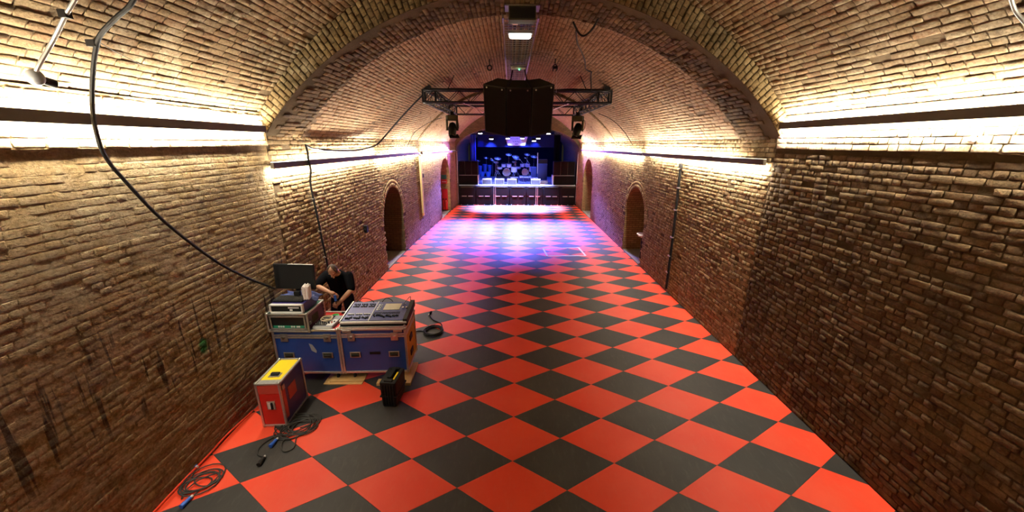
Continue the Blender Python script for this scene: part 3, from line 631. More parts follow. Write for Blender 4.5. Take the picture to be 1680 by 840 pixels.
def chain_hook(name, lab, loc, drop, ring=True):
    t = thing(name, lab, 'hook', loc)
    obj('shank', MB().cyl((0, 0, 0), (0, 0, .14), .012, n=7), M['black_metal'], t)
    if ring:
        p = [(.055*math.cos(a), 0, -.055+.055*math.sin(a)) for a in np.linspace(0, 2*PI, 17)]; obj('ring', MB().tube(p, .016, 7), M['black_metal'], t, smooth=True)
    else:
        obj('shackle', MB().tube([(-.05, 0, -.14), (-.05, 0, -.03), (0, 0, .02), (.05, 0, -.03), (.05, 0, -.10), (.02, 0, -.14)], .015, 6).box((.0, 0, -.06), (.07, .05, .06)), M['black_metal'], t, smooth=True)
    for dx in (-.02, .05): obj('wire_rope', MB().cyl((dx, 0, -.1), (dx*1.6, .25, -drop), .004, n=5), M['zinc'], t)
    return t
chain_hook('eye_bolt', 'black ring bolt in vault left of the crown lamps', (-.53, 10.2, 5.62), .45)
chain_hook('shackle_hook', 'black shackle hanging in vault right of the crown lamps', (1.09, 10.2, 5.64), .6, False)

# ------------------------------------------------------------------ flown truss, loudspeakers and moving heads
TX0, TX1, TY0, TY1, TZ0, TZ1, TW = -2.39, 2.73, 10.98, 15.5, 4.85, 5.16, .29
t = thing('lighting_truss', 'black box truss rectangle hung under the vault', 'truss', ((TX0+TX1)/2, (TY0+TY1)/2, TZ0))
o_ = Vector(((TX0+TX1)/2, (TY0+TY1)/2, TZ0))
def truss_run(a, b, nb):
    a, b = Vector(a)-o_, Vector(b)-o_; d = (b-a); L = d.length; d.normalize(); s = Vector((-d.y, d.x, 0)); up = Vector((0, 0, 1)); h = TZ1-TZ0
    for p in (0, s*TW):
        for q in (0, up*h):
            c0 = a+(p if p else Vector())+(q if q else Vector()); obj('chord', MB().cyl(c0, c0+d*L, .025, n=8), M['black_metal'], t, smooth=True)
    for i in range(nb):
        u0, u1 = a+d*(L*i/nb), a+d*(L*(i+1)/nb)
        for f in range(4):
            P = [(Vector(), up*h), (s*TW, s*TW+up*h), (Vector(), s*TW), (up*h, up*h+s*TW)][f]
            p, q = (P if i % 2 == 0 else P[::-1]); obj('brace', MB().bar(u0+p, u1+q, .016), M['black_metal'], t)
    for e in (a, b):
        obj('end_frame', MB().bar(e, e+up*h, .05).bar(e+s*TW, e+s*TW+up*h, .05).bar(e, e+s*TW, .05).bar(e+up*h, e+up*h+s*TW, .05), M['black_metal'], t)
truss_run((TX0, TY0, TZ0), (TX1, TY0, TZ0), 16); truss_run((TX0, TY1, TZ0), (TX1, TY1, TZ0), 16)
truss_run((TX0+TW, TY0+TW, TZ0), (TX0+TW, TY1, TZ0), 14); truss_run((TX1, TY0+TW, TZ0), (TX1, TY1, TZ0), 14)
for x in (TX0+.12, TX1-.12): obj('corner_clamp', MB().box((x-o_.x, TY0+.1-o_.y, .36), (.16, .2, .12)).cyl((x-o_.x, TY0+.1-o_.y, .4), (x-o_.x, TY0+.1-o_.y, .52), .03), M['black_metal'], t)
wr_ = MB(); NRT = random.Random(3)
for k in range(3):
    pts = [(x-o_.x, TY0+.05+.05*k-o_.y, .32+.03*NRT.random()) for x in np.linspace(TX0+.1, TX1-.1, 22)]; wr_.tube(pts, .02, 6)
obj('loom', wr_, M['black'], t, smooth=True)
for sx in (-1, 1):
    obj('stay', MB().cyl((sx*1.5-.03, -2.2, .0), (sx*.75, 0.2, -.18), .01, n=6), M['zinc'], t)
    for yy in (-2.2, 2.3): obj('hanging_chain', MB().cyl((sx*1.9, yy, .3), (sx*1.7, yy, .68), .012, n=6), M['black_metal'], t)
TILT = Matrix.Translation((.2, 10.22, 4.52))@Matrix.Rotation(math.radians(26), 4, 'X')@Matrix.Scale(1.06, 4)
SPK = ['left cabinet of the three hung black loudspeakers', 'middle cabinet of the three hung black loudspeakers, facing straight down hall', 'right cabinet of the three hung black loudspeakers']
for i, yaw in enumerate((-24, 0, 24)):
    t = thing('loudspeaker', SPK[i], 'loudspeaker', (0, 0, 0), 0, 'hung loudspeaker cluster'); yr = math.radians(yaw)
    t.matrix_world = TILT@Matrix.Translation((0, 1.42, 0))@Matrix.Rotation(yr, 4, 'Z')@Matrix.Translation((0, -1.42, 0))
    tr = [(-.288, 0), (.288, 0), (.17, .50), (-.17, .50)]
    obj('cabinet', MB().prism(tr, 1.18, Matrix.Translation((0, .03, -.59))), M['olive'], t, .008)
    obj('grille', MB().bx(-.272, .272, 0, .03, -.56, .56), M['grille'], t)
    fr = MB()
    for x in (-.28, .28): fr.bx(x-.008, x+.008, -.008, .03, -.59, .59)
    for z in (-.575, .575): fr.bx(-.288, .288, -.008, .03, z-.015, z+.015)
    obj('front_frame', fr, M['black_metal'], t)
    for x in (-.2, .2): obj('fly_point', MB().cyl((x, -.012, .53), (x, .0, .53), .018), M['zinc'], t)
for x, lb in ((-.31, 'left black hanging strap over the loudspeakers'), (.31, 'right black hanging strap over the loudspeakers')):
    a = TILT@Vector((x*.9, -.02, .605)); b = TILT@Vector((x*.62, .52, .605)); c = Vector((.2+x*.5, 10.9, 5.66))
    tag(obj('hanging_strap', MB().bar((0, 0, 0), b-a, .07, .012).bar(b-a, c-a, .03, .012), M['black'], None, loc=a), lb, 'strap')
for i, (x, lb) in enumerate(((-2.0, 'moving head light hanging from left truss arm'), (2.28, 'moving head light hanging from right truss arm'))):
    t = thing('moving_head', lb, 'stage light', (x, 13.5, 4.80), (.35, -.35)[i], 'moving heads under the truss')
    obj('clamp', MB().bx(-.06, .06, -.05, .05, -.12, .0), M['black_metal'], t); obj('base', MB().box((0, 0, -.20), (.36, .34, .16)), M['olive'], t, .02)
    obj('yoke', MB().bx(-.20, -.15, -.08, .08, -.62, -.27).bx(.15, .20, -.08, .08, -.62, -.27).bx(-.2, .2, -.08, .08, -.30, -.26), M['olive'], t, .01)
    hd = obj('head', MB().lathe([(.10, -.24), (.13, -.2), (.14, .05), (.11, .2), (.06, .24)], (0, -.02, -.58), (.15, .45, .85), 18), M['plastic'], t, smooth=True)
    obj('lens', MB().cyl((-.037, -.133, -.792), (-.04, -.137, -.80), .09), M['chrome'], hd, smooth=True)
    obj('barn_flap', MB().box((.02, -.16, -.80), (.34, .26, .012), Matrix.Rotation(.5, 3, 'X')), M['black_metal'], t); obj('lead', MB().tube(smooth_path([(.1, .1, -.15), (.22, .12, -.3), (.24, .05, -.5), (.18, 0, -.6)]), .01, 6), M['black'], t, smooth=True)

# ------------------------------------------------------------------ floor marking
t = thing('tape_rectangle', 'white tape rectangle stuck on the checkered floor', 'floor tape', (1.95, 13.1, 0))
Q = [Vector(p)-Vector((1.95, 13.1, 0)) for p in ((1.23, 13.52, .003), (2.59, 13.66, .003), (2.66, 12.60, .003), (1.30, 12.55, .003))]
for a, b in zip(Q, Q[1:]+Q[:1]): obj('tape_strip', MB().bar(a, b, .065, .004), M['tape'], t)

# ------------------------------------------------------------------ road cases and desk
def edge_bars(mb, w, d, h, z0=0, e=.028):
    for x in (-w/2, w/2):
        for y in (0, d): mb.bx(x-e/2, x+e/2, y-e/2, y+e/2, z0, z0+h)
        for z in (z0, z0+h): mb.bx(x-e/2, x+e/2, 0, d, z-e/2, z+e/2)
    for y in (0, d):
        for z in (z0, z0+h): mb.bx(-w/2, w/2, y-e/2, y+e/2, z-e/2, z+e/2)
def corners(t, w, d, h, z0=0, r=.032):
    for x in (-w/2, w/2):
        for y in (0, d):
            for z in (z0, z0+h): obj('corner', MB().ball((x*.99, y+(.01 if y == 0 else -.01), z), r, 8, 6), M['zinc'], t, smooth=True)
def latch(t, x, z, s=1):
    o = obj('latch', MB().bx(x-.055*s, x+.055*s, -.022, -.006, z-.065*s, z+.065*s), M['zinc'], t, .006)
    obj('twist', MB().box((x, -.03, z+.01), (.05*s, .014, .022*s)).cyl((x, -.04, z), (x, -.02, z), .018*s), M['chrome'], o)
    return o
def dish_handle(t, x, z, w=.16, h=.10, axis='y', y=-.006, mat='zinc'):
    if axis == 'y':
        o = obj('handle', MB().bx(x-w/2, x+w/2, y-.012, y, z-h/2, z+h/2), M[mat], t, .004); obj('recess', MB().bx(x-w*.38, x+w*.38, y-.014, y-.012, z-h*.35, z+h*.35), M['olive'], o); obj('grip', MB().cyl((x-w*.32, y-.022, z), (x+w*.32, y-.022, z), h*.12, n=8), M['black'], o)
    return o
def road_case(name, lab, loc, rz, w, d, h, z0, front, side, top, lid=.12, feet=None):
    t = thing(name, lab, 'flight case', loc, rz)
    obj('front_panel', MB().bx(-w/2, w/2, 0, .01, z0, z0+h), M[front], t); obj('rear_panel', MB().bx(-w/2, w/2, d-.01, d, z0, z0+h), M[front], t)
    for x in (-1, 1): obj('side_panel', MB().bx(x*w/2-.01*(x > 0), x*w/2+.01*(x < 0), .01, d-.01, z0, z0+h), M[side], t)
    obj('top_panel', MB().bx(-w/2, w/2, 0, d, z0+h-.01, z0+h), M[top], t); obj('base_panel', MB().bx(-w/2, w/2, 0, d, z0, z0+.01), M[front], t)
    e = MB(); edge_bars(e, w, d, h, z0, .034); obj('edge_trim', e, M['alu'], t, .005); corners(t, w, d, h, z0, .036)
    zl = z0+h-lid; l = MB()
    for dz in (.020, -.020):
        l.bx(-w/2-.01, w/2+.01, -.012, .012, zl+dz-.014, zl+dz+.014).bx(-w/2-.012, -w/2+.012, 0, d, zl+dz-.014, zl+dz+.014).bx(w/2-.012, w/2+.012, 0, d, zl+dz-.014, zl+dz+.014)
    obj('lid_trim', l, M['alu'], t, .003)
    for x in (-w/2+.17, w/2-.17): latch(t, x, zl-.02, 1.05)
    for x in (-w/2+.2, w/2-.2): dish_handle(t, x, z0+h*.42, .17, .10)
    for x in (-w/2+.12, w/2-.12):
        for y in (.1, d-.1):
            zb = 0
            if feet:
                for fx0, fx1, fz in feet:
                    if fx0 < loc[0]+x < fx1: zb = fz
            o = obj('caster', MB().bx(x-.04, x+.04, y-.05, y+.05, z0-.03, z0).bx(x-.03, x-.022, y-.02, y+.02, zb+.04, z0-.03).bx(x+.022, x+.03, y-.02, y+.02, zb+.04, z0-.03), M['zinc'], t)
            obj('wheel', MB().cyl((x-.018, y, zb+.055), (x+.018, y, zb+.055), .055, n=16), M['plastic'], o, smooth=True)
    return t
c1 = road_case('flight_case', 'blue flight case under the stacked racks against left wall', (-3.245, 5.33, 0), 0, 1.02, .66, .765, .17, 'blue', 'navy', 'red', .11)
obj('scuff', MB().prism([(-.05, .08), (.0, .06), (.06, -.05), (.05, -.09), (-.02, -.05)], .002, Matrix.Translation((.08, -.004, .62))@Matrix.Rotation(PI/2, 4, 'X')), M['grey'], c1)
c2 = road_case('flight_case', 'blue flight case with amber sides under the mixing console', (-2.19, 5.36, 0), math.radians(2.5), 1.02, .68, .77, .17, 'blue', 'amber', 'black', .11, [(-3, -1, .0)])
obj('name_slot', MB().bx(-.08, .09, -.006, 0, .49, .535), M['black'], c2)
for x in (-.4, .4):
    obj('keeper', MB().bx(x-.07, x+.07, -.024, -.01, .885, .935), M['zinc'], c2, .005)
for z in (.35, .62): obj('side_handle', MB().bx(.51, .525, .25, .42, z-.05, z+.05), M['black'], c2, .004)
# raised tray lip of the console case
obj('tray_lip', MB().bx(-.51, .51, -.01, .02, .94, .985).bx(.49, .52, 0, .68, .94, 1.0).bx(-.52, -.49, 0, .68, .94, 1.0), M['alu'], c2, .006)
for i, (x0, x1, y0, y1, lb, n) in enumerate(((-3.03, -2.40, 5.22, 5.33, 'thin pine boards lying below the gap between the flight cases', 2), (-2.16, -1.62, 5.20, 5.34, '', 1))):
    pass
t = thing('plywood_board', 'two thin pine boards on floor between the flight cases', 'board', (-2.71, 5.23, 0), math.radians(1))
obj('board', MB().bx(-.32, .30, 0, .46, 0, .018), M['wood'], t, .002); obj('board', MB().box((.03, .25, .027), (.55, .4, .016), .05), M['wood'], t, .002)
t = thing('plywood_board', 'thick pine board under the amber end of console case', 'board', (-1.89, 5.21, 0), math.radians(1.5)); obj('board', MB().bx(-.27, .28, 0, .125, 0, .05).bx(.1, .28, .125, .60, 0, .05), M['wood'], t, .004)

# mixing console on case 2
CT = Matrix.Translation((-2.17, 5.39, .975))@Matrix.Rotation(math.radians(2.5), 4, 'Z')@Matrix.Rotation(math.radians(5.5), 4, 'X')@Matrix.Scale(.95, 4, (0, 1, 0))
t = thing('mixing_console', 'large lilac and blue mixing console with faders and touchscreen', 'mixing desk'); t.matrix_world = CT
CW, CD = 1.06, .68
obj('chassis', MB().bx(-CW/2, CW/2, 0, CD, -.0, .085), M['plastic'], t, .012); obj('front_strip', MB().bx(-CW/2+.01, CW/2-.01, -.012, .02, .05, .088), M['pale'], t, .006)
obj('left_panel', MB().bx(-CW/2+.03, -.09, .03, CD-.02, .085, .093), M['console_light'], t); obj('right_panel', MB().bx(-.075, CW/2-.08, .03, CD-.02, .085, .093), M['console'], t)
obj('side_cheek', MB().bx(CW/2-.07, CW/2, 0, CD, .05, .12), M['plastic'], t, .01); obj('divider', MB().bx(-.088, -.077, .02, CD-.01, .085, .10), M['pale'], t); obj('left_edge', MB().bx(-CW/2, -CW/2+.022, 0, CD, .06, .105), M['alu'], t, .004)
obj('touchscreen', MB().bx(.06, .33, .36, .58, .093, .100), M['screen_beige'], t, .003)
rr = random.Random(4)
for bank in range(3):
    for i in range(4):
        x = -CW/2+.075+bank*.128+i*.027
        obj('fader', MB().bx(x-.009, x+.009, .06+.04*rr.random(), .10+.04*rr.random(), .093, .115), M['black'], t)
        obj('fader_key', MB().bx(x-.009, x+.009, .225, .245, .093, .105), M['orange' if i == 9 else 'pale'], t); obj('mute_key', MB().bx(x-.009, x+.009, .20, .215, .093, .103), M['black'], t)
        obj('channel_key', MB().bx(x-.009, x+.009, .47, .50+.03*(i % 2), .093, .105), M['black'], t); obj('channel_knob', MB().cyl((x, .56, .093), (x, .56, .115), .009, n=7), M['plastic'], t)
for i in range(16):
    x = -.045+i*.0265; y = .10+.05*rr.random()+(.03 if i < 6 else 0)
    obj('fader', MB().bx(x-.008, x+.008, y, y+.035, .093, .116), M['black'], t)
    for y2 in (.235, .275): obj('assign_key', MB().bx(x-.008, x+.008, y2, y2+.018, .093, .10), M['black' if y2 > .25 else 'plastic'], t)
for i in range(4):
    for x in (-.035, .005): obj('soft_key', MB().box((x, .37+i*.055, .098), (.026, .03, .012)), M['pale' if x < 0 else 'grey'], t)
for x in (.385, .44): obj('data_wheel', MB().cyl((x, .40, .093), (x, .40, .125), .019, n=12), M['chrome'], t, smooth=True)
obj('talkback_knob', MB().cyl((.385, .55, .093), (.385, .55, .12), .015, n=10), M['chrome'], t); obj('gooseneck', MB().tube(smooth_path([(.46, .66, .1), (.47, .64, .2), (.42, .56, .17), (.37, .47, .12)]), .005, 6), M['black'], t, smooth=True)
cable('patch_cable', [(-2.62, 6.02, 1.13), (-2.55, 5.98, 1.20), (-2.42, 5.95, 1.20), (-2.36, 5.99, 1.12), (-2.34, 6.12, .9)], .006, M['black'], 'black patch cable arching over left rear of the console')
cable('patch_cable', [(-2.22, 5.99, 1.13), (-2.14, 6.0, 1.20), (-2.05, 6.04, 1.12), (-2.02, 6.12, .9)], .006, M['black'], 'black patch cable arching over middle rear of the console')

# racks on case 1
t = thing('rack_case', 'aluminium edged rack case with green top holding black equipment', 'rack', (-3.465, 5.29, .935))
w, d, h = .62, .54, .29
obj('shell', MB().bx(-w/2, -w/2+.012, 0, d, 0, h).bx(w/2-.012, w/2, 0, d, 0, h).bx(-w/2, w/2, 0, d, 0, .012).bx(-w/2, w/2, d-.01, d, 0, h), M['purple'], t); obj('top_panel', MB().bx(-w/2, w/2, 0, d, h-.012, h), M['green'], t)
e = MB(); edge_bars(e, w, d, h, 0, .026); obj('edge_trim', e, M['alu'], t, .005); corners(t, w, d, h, 0, .026)
ri = MB(); 
for z in (.035, h-.04): ri.bx(-w/2+.03, w/2-.03, -.004, .012, z-.012, z+.012)
for x in (-w/2+.045, w/2-.045): ri.bx(x-.012, x+.012, -.004, .012, .03, h-.03)
obj('inner_frame', ri, M['alu'], t, .003); obj('equipment_front', MB().bx(-w/2+.05, w/2-.05, .03, .06, .04, h-.04), M['plastic'], t); obj('green_strip', MB().bx(-w/2+.06, w/2-.06, .026, .03, .045, .085), M['sign_green'], t)
for i, x in enumerate((-.16, -.125, -.09, .04, .075, .125, .155)): obj('button', MB().bx(x-.012, x+.012, .018, .03, .055, .08), M['pale'], t)
obj('side_panel_dish', MB().bx(w/2, w/2+.006, .14, .32, .08, .20), M['olive'], t); latch_ = obj('side_catch', MB().box((w/2+.008, .06, .12), (.014, .05, .05)), M['zinc'], t)
for i in range(4): obj('rear_catch', MB().box((w/2+.01, d-.03, .06+i*.065), (.02, .04, .03)), M['zinc'], t)
t = thing('rack_case', 'small pale framed rack unit on the green topped rack', 'rack', (-3.47, 5.33, 1.225))
w, d, h = .52, .42, .155
obj('shell', MB().bx(-w/2, w/2, .01, d, 0, h), M['navy'], t, .01)
fr = MB(); fr.bx(-w/2, w/2, -.02, .03, 0, .028).bx(-w/2, w/2, -.02, .03, h-.028, h).bx(-w/2, -w/2+.028, -.02, .03, 0, h).bx(w/2-.028, w/2, -.02, .03, 0, h)
obj('front_frame', fr, M['pale'], t, .008); obj('equipment_front', MB().bx(-w/2+.03, w/2-.03, .0, .012, .03, h-.03), M['plastic'], t)
for i in range(8): obj('button', MB().bx(.03+i*.021, .046+i*.021, -.008, .0, .085, .105), M['white'], t)
obj('label_plate', MB().bx(.05, .09, -.006, 0, .045, .068), M['white'], t)
t = thing('computer_keyboard', 'black keyboard lying on top of the small rack', 'keyboard', (-3.48, 5.40, 1.40), 0)
KT = Matrix.Rotation(math.radians(6), 4, 'X'); obj('tray', MB().box((0, .1, .0), (.46, .21, .022)), M['plastic'], t, .004); ky = MB()
for r in range(6):
    for cidx in range(17): ky.box((-.21+cidx*.0262, .02+r*.032, .016), (.02, .024, .012), None, .85)
o = obj('keys', ky, M['cable_grey'], t); o['kind'] = 'stuff'
def cloth(name, lab, loc, sx, sy, mat, amp=.02, seed=0, droop=0):
    mb = MB(); n = 16; rr = random.Random(seed); ph = [rr.uniform(0, 6) for _ in range(6)]; vs = []
    for i in range(n+1):
        for j in range(n+1):
            u, v = i/n-.5, j/n-.5; z = amp*(math.sin(9*u+ph[0])+math.sin(11*v+ph[1])+.6*math.sin(17*(u+v)+ph[2]))/2+amp*1.2
            z -= droop*max(0, u-.28)*4; vs.append((u*sx*(1+.08*math.sin(7*v+ph[3])), v*sy*(1+.08*math.sin(6*u+ph[4])), z))
    mb.add(vs, [(i*(n+1)+j, (i+1)*(n+1)+j, (i+1)*(n+1)+j+1, i*(n+1)+j+1) for i in range(n) for j in range(n)])
    o = obj(name, mb, mat, None, 0, True, loc); s = o.modifiers.new('thickness', 'SOLIDIFY'); s.thickness = .008; return tag(o, lab, 'cloth')
cloth('cloth', 'crumpled blue cloth draped behind keyboard on the small rack', (-3.40, 5.66, 1.385), .56, .24, M['cloth_blue'], .022, 3, .06)
cloth('cloth', 'red rag on case top between small mixer and console', (-2.80, 5.78, .942), .14, .22, M['red'], .012, 8)
t = thing('paper_stack', 'white bundle of papers standing upright beside the keyboard', 'papers', (-3.22, 5.50, 1.395), .2)
for i in range(9): obj('sheet', MB().box((-.03+i*.0095, .004*(i % 3), .115+.006*((i*7) % 4)), (.007, .14+.01*(i % 2), .21), Matrix.Rotation(-.06+.012*i, 3, 'Y')), M['white'], t)
t = thing('tool_box', 'tiny black box and pale tools in front of monitor', 'box', (-3.40, 5.57, 1.43)); obj('body', MB().bx(-.05, .04, -.03, .03, 0, .07), M['plastic'], t, .006); obj('tool', MB().cyl((.08, 0, .0), (.09, 0, .09), .008), M['pale'], t); obj('tool', MB().cyl((.06, .02, 0), (.055, .02, .07), .006), M['alu'], t)
t = thing('monitor', 'black flat screen monitor standing behind keyboard by left wall', 'monitor', (-3.455, 5.66, 1.385), math.radians(-3))
obj('screen_shell', MB().box((0, 0, .33), (.66, .035, .41), Matrix.Rotation(math.radians(-5), 3, 'X')), M['plastic'], t, .008); obj('display', MB().box((0, -.0195, .335), (.62, .004, .365), Matrix.Rotation(math.radians(-5), 3, 'X')), M['black'], t)
obj('stand', MB().bx(-.03, .03, .01, .03, .0, .2).bx(-.12, .12, -.05, .08, 0, .012), M['plastic'], t, .004); obj('top_edge', MB().box((.12, 0.0, .537), (.4, .03, .006)), M['alu'], t)
t = thing('small_mixer', 'compact grey mixer on flight case beside the rack', 'mixer', (-2.975, 5.36, .937), math.radians(-1))
obj('body', MB().bx(-.155, .155, 0, .40, 0, .05), M['grey'], t, .006); obj('front_lip', MB().bx(-.155, .155, -.006, .02, .0, .042), M['pale'], t, .004); obj('panel', MB().bx(-.145, .04, .03, .38, .05, .054), M['plastic'], t); obj('master_section', MB().bx(.045, .145, .03, .24, .05, .054), M['pale'], t)
for i in range(6):
    for r in range(6): obj('knob', MB().cyl((-.13+i*.031, .06+r*.052, .054), (-.13+i*.031, .06+r*.052, .070), .007, n=6), M['grey' if (i+r) % 3 else 'pale'], t)
for i in range(3): obj('master_fader', MB().bx(.06+i*.028, .072+i*.028, .08+.03*i, .11+.03*i, .054, .068), M['red' if i == 1 else 'black'], t)
def coil(c, rx, ry, turns, r, seed, z=.0, jit=.15, rot=0.):
    rr = random.Random(seed); pts = []; n = turns*18; ph = rr.uniform(0, 6)
    for i in range(n+1):
        a = 2*PI*i/18+ph; k = i/n; s = 1+jit*math.sin(a*.37+ph*2)+jit*.7*math.sin(a*.83+1.3*ph)
        x, y = rx*s*math.cos(a)+rx*jit*math.sin(i*.05*seed), ry*s*math.sin(a)+ry*jit*math.cos(i*.043*seed)
        pts.append((c[0]+x*math.cos(rot)-y*math.sin(rot), c[1]+x*math.sin(rot)+y*math.cos(rot), c[2]+r+z+r*1.9*(.5+.5*math.sin(i*.61+seed))*min(1, turns/3)+k*r*1.5))
    return pts
tag(obj('cable_coil', MB().tube(coil((0, 0, 0), .085, .085, 4, .0065, 5), .0065, 6), M['beige_cable'], None, 0, True, (-3.0, 5.58, 1.006)), 'small beige cable coil lying on the compact mixer', 'cable coil')
tag(obj('green_lead', MB().tube(coil((0, 0, 0), .05, .03, 3, .008, 9), .008, 6), M['green_cable'], None, 0, True, (-2.97, 5.80, .937)), 'bright green short lead at the rear of compact mixer', 'cable')
t = thing('plug', 'black plug with white collar at rear of case top', 'plug', (-2.80, 5.92, .957)); obj('body', MB().cyl((-.11, 0, 0), (.0, 0, 0), .02, n=8), M['black'], t); obj('collar', MB().cyl((.0, 0, 0), (.07, .01, 0), .018, n=8), M['white'], t)

# small red and yellow case
t = thing('flight_case', 'small upright flight case with red front and yellow top', 'flight case', (-3.245, 4.30, 0), math.radians(3))
w, d, h = .30, .60, .68
obj('front_panel', MB().bx(-w/2, w/2, 0, .008, .02, h), M['red'], t); obj('front_lid_panel', MB().bx(-w/2+.01, w/2-.01, -.006, .0, h-.15, h-.03), M['red_pale'], t)
for x in (-1, 1): obj('side_panel', MB().bx(x*w/2-.008*(x > 0), x*w/2+.008*(x < 0), .008, d-.008, .02, h), M['navy'], t)
obj('rear_panel', MB().bx(-w/2, w/2, d-.008, d, .02, h), M['navy'], t); obj('top_panel', MB().bx(-w/2, w/2, 0, d, h-.008, h), M['yellow'], t); obj('base_panel', MB().bx(-w/2, w/2, 0, d, .02, .03), M['navy'], t)
e = MB(); edge_bars(e, w, d, h-.02, .02, .028); obj('edge_trim', e, M['alu'], t, .004); corners(t, w, d, h-.02, .02, .03)
obj('top_front_strip', MB().bx(-w/2, w/2, .01, .09, h, h+.004), M['alu'], t)
o = obj('front_handle', MB().bx(-.055, .055, -.012, -.0, .28, .41), M['zinc'], t, .004); obj('recess', MB().bx(-.04, .04, -.014, -.012, .295, .395), M['pale'], o); obj('grip', MB().bx(.005, .03, -.03, -.014, .295, .395), M['black'], o)
o = obj('top_handle', MB().bx(-.075, .075, .15, .25, h, h+.010), M['zinc'], t, .004); obj('grip', MB().bx(-.055, .055, .19, .235, h+.010, h+.034), M['black'], o, .004); obj('recess', MB().bx(-.06, .06, .16, .19, h+.010, h+.013), M['chrome'], o)
obj('side_label', MB().bx(w/2, w/2+.004, .17, .37, .30, .50), M['red_pale'], t); obj('side_hinge_strip', MB().bx(w/2, w/2+.006, .03, .10, .10, h-.06), M['red_pale'], t); obj('side_catch', MB().box((w/2+.01, .06, h-.09), (.016, .06, .07)), M['zinc'], t)
# black moulded tool case standing upright
t = thing('tool_case', 'black moulded case standing upright with yellow sticker', 'tool case', (-1.79, 4.72, 0), math.radians(-4))
obj('shell', MB().prism([(-.105, 0), (.105, 0), (.125, .42), (-.125, .42)], .40, Matrix(((1, 0, 0, 0), (0, 0, 1, -.02), (0, 1, 0, .0), (0, 0, 0, 1)))), M['plastic'], t, .02)
obj('lid_seam', MB().bx(-.13, .13, -.03, .39, .17, .19), M['black'], t, .004)
rb = MB()
for i in range(5): rb.bx(-.09+i*.04, -.07+i*.04, -.032, -.02, .03, .38)
obj('front_rib', rb, M['plastic'], t, .004)
o = obj('handle', MB().bx(-.03, .03, .06, .09, .415, .455).bx(-.03, .03, .27, .30, .415, .455).bx(-.03, .03, .06, .30, .445, .465), M['plastic'], t, .006)
obj('yellow_sticker', MB().bx(.05, .075, .06, .25, .42, .424), M['yellow'], t); 
for y in (.03, .33): obj('catch', MB().bx(-.06, .06, y-.03, y+.03, .415, .44), M['plastic'], t, .006)

# cable coils on the floor
def connector(t, p, d, mat, L=.11, r=.026, name='plug'):
    p, d = Vector(p), Vector(d).normalized(); o = obj(name, MB().cyl(p, p+d*L*.6, r*.8, n=10).cyl(p+d*L*.55, p+d*L, r, n=10), M[mat], t, smooth=True); obj('collar', MB().cyl(p-d*.03, p, r*.5, n=8), M['pale'], o); return o
def floor_coil(lab, loc, rx, ry, turns, r, seed, tails, plugs, rot=0., mat='cable_grey', jit=.15):
    t = thing('cable_coil', lab, 'cable coil', loc)
    obj('coil', MB().tube(coil((0, 0, 0), rx, ry, turns, r, seed, 0, jit, rot), r, 6), M[mat], t, smooth=True)
    for q in tails: obj('tail', MB().tube(smooth_path(q), r, 6), M[mat], t, smooth=True)
    for p, d, m in plugs: connector(t, p, d, m)
    return t
floor_coil('loose coil of cable with blue plugs near the lower left wall', (-3.56, 3.40, 0), .17, .14, 6, .0075, 4, [[(-.15, .05, .012), (-.2, .14, .012), (-.22, .20, .012)], [(.06, -.1, .012), (.05, -.18, .012), (.07, -.22, .02)], [(.1, .1, .03), (-.02, .0, .04), (-.08, -.12, .02), (-.05, -.22, .012)]], [((-.22, .20, .026), (-.9, .3, 0), 'plug_blue'), ((.05, -.22, .028), (-.1, -1, 0), 'plug_blue')], .5, 'cable_grey', .26)
floor_coil('tangled grey cable beside the small red and yellow case', (-2.90, 4.30, 0), .19, .17, 9, .0075, 6, [[(-.05, -.15, .012), (-.25, -.22, .012), (-.32, -.38, .012), (-.27, -.5, .012), (-.16, -.55, .02)], [(.0, -.14, .02), (-.08, -.3, .012), (.02, -.45, .012), (.12, -.4, .012), (.05, -.2, .012)], [(-.12, -.1, .015), (-.16, -.2, .03), (-.17, -.28, .03)]], [((-.15, -.57, .028), (.05, -1, 0), 'black'), ((-.17, -.28, .028), (-.1, -1, 0), 'plug_blue')], .2, 'cable_grey', .30)
floor_coil('round black cable coil on floor right of console case', (-1.60, 7.02, 0), .19, .19, 8, .011, 7, [[(-.18, .0, .012), (-.28, .02, .012), (-.36, -.02, .02)], [(.18, .02, .012), (.10, .35, .012), (-.12, .55, .012), (-.24, .78, .02)]], [((-.36, -.02, .028), (-.4, -1, 0), 'black'), ((-.25, .80, .028), (.2, 1, 0), 'black')], 0., 'black', .08)

# ------------------------------------------------------------------ technician leaning over the cases
def skin_mesh(pts, edges, rad, root=0, sub=2):
    me = bpy.data.meshes.new('skin_tmp'); me.from_pydata([tuple(p) for p in pts], edges, []); me.update()
    o = bpy.data.objects.new('skin_tmp', me); COL.objects.link(o); m = o.modifiers.new('s', 'SKIN'); m.use_smooth_shade = True
    for i, r in enumerate(rad): me.skin_vertices[0].data[i].radius = (r, r) if not isinstance(r, tuple) else r
    me.skin_vertices[0].data[root].use_root = True
    o.modifiers.new('d', 'SUBSURF').levels = sub; o.modifiers['d'].render_levels = sub
    dg = bpy.context.evaluated_depsgraph_get(); r = bpy.data.meshes.new_from_object(o.evaluated_get(dg)); bpy.data.objects.remove(o); bpy.data.meshes.remove(me); return r
def mesh_to(mb, me, T=None):
    vs = [v.co.copy() for v in me.vertices]
    if T is not None: vs = [T@v for v in vs]
    mb.add(vs, [tuple(p.vertices) for p in me.polygons])
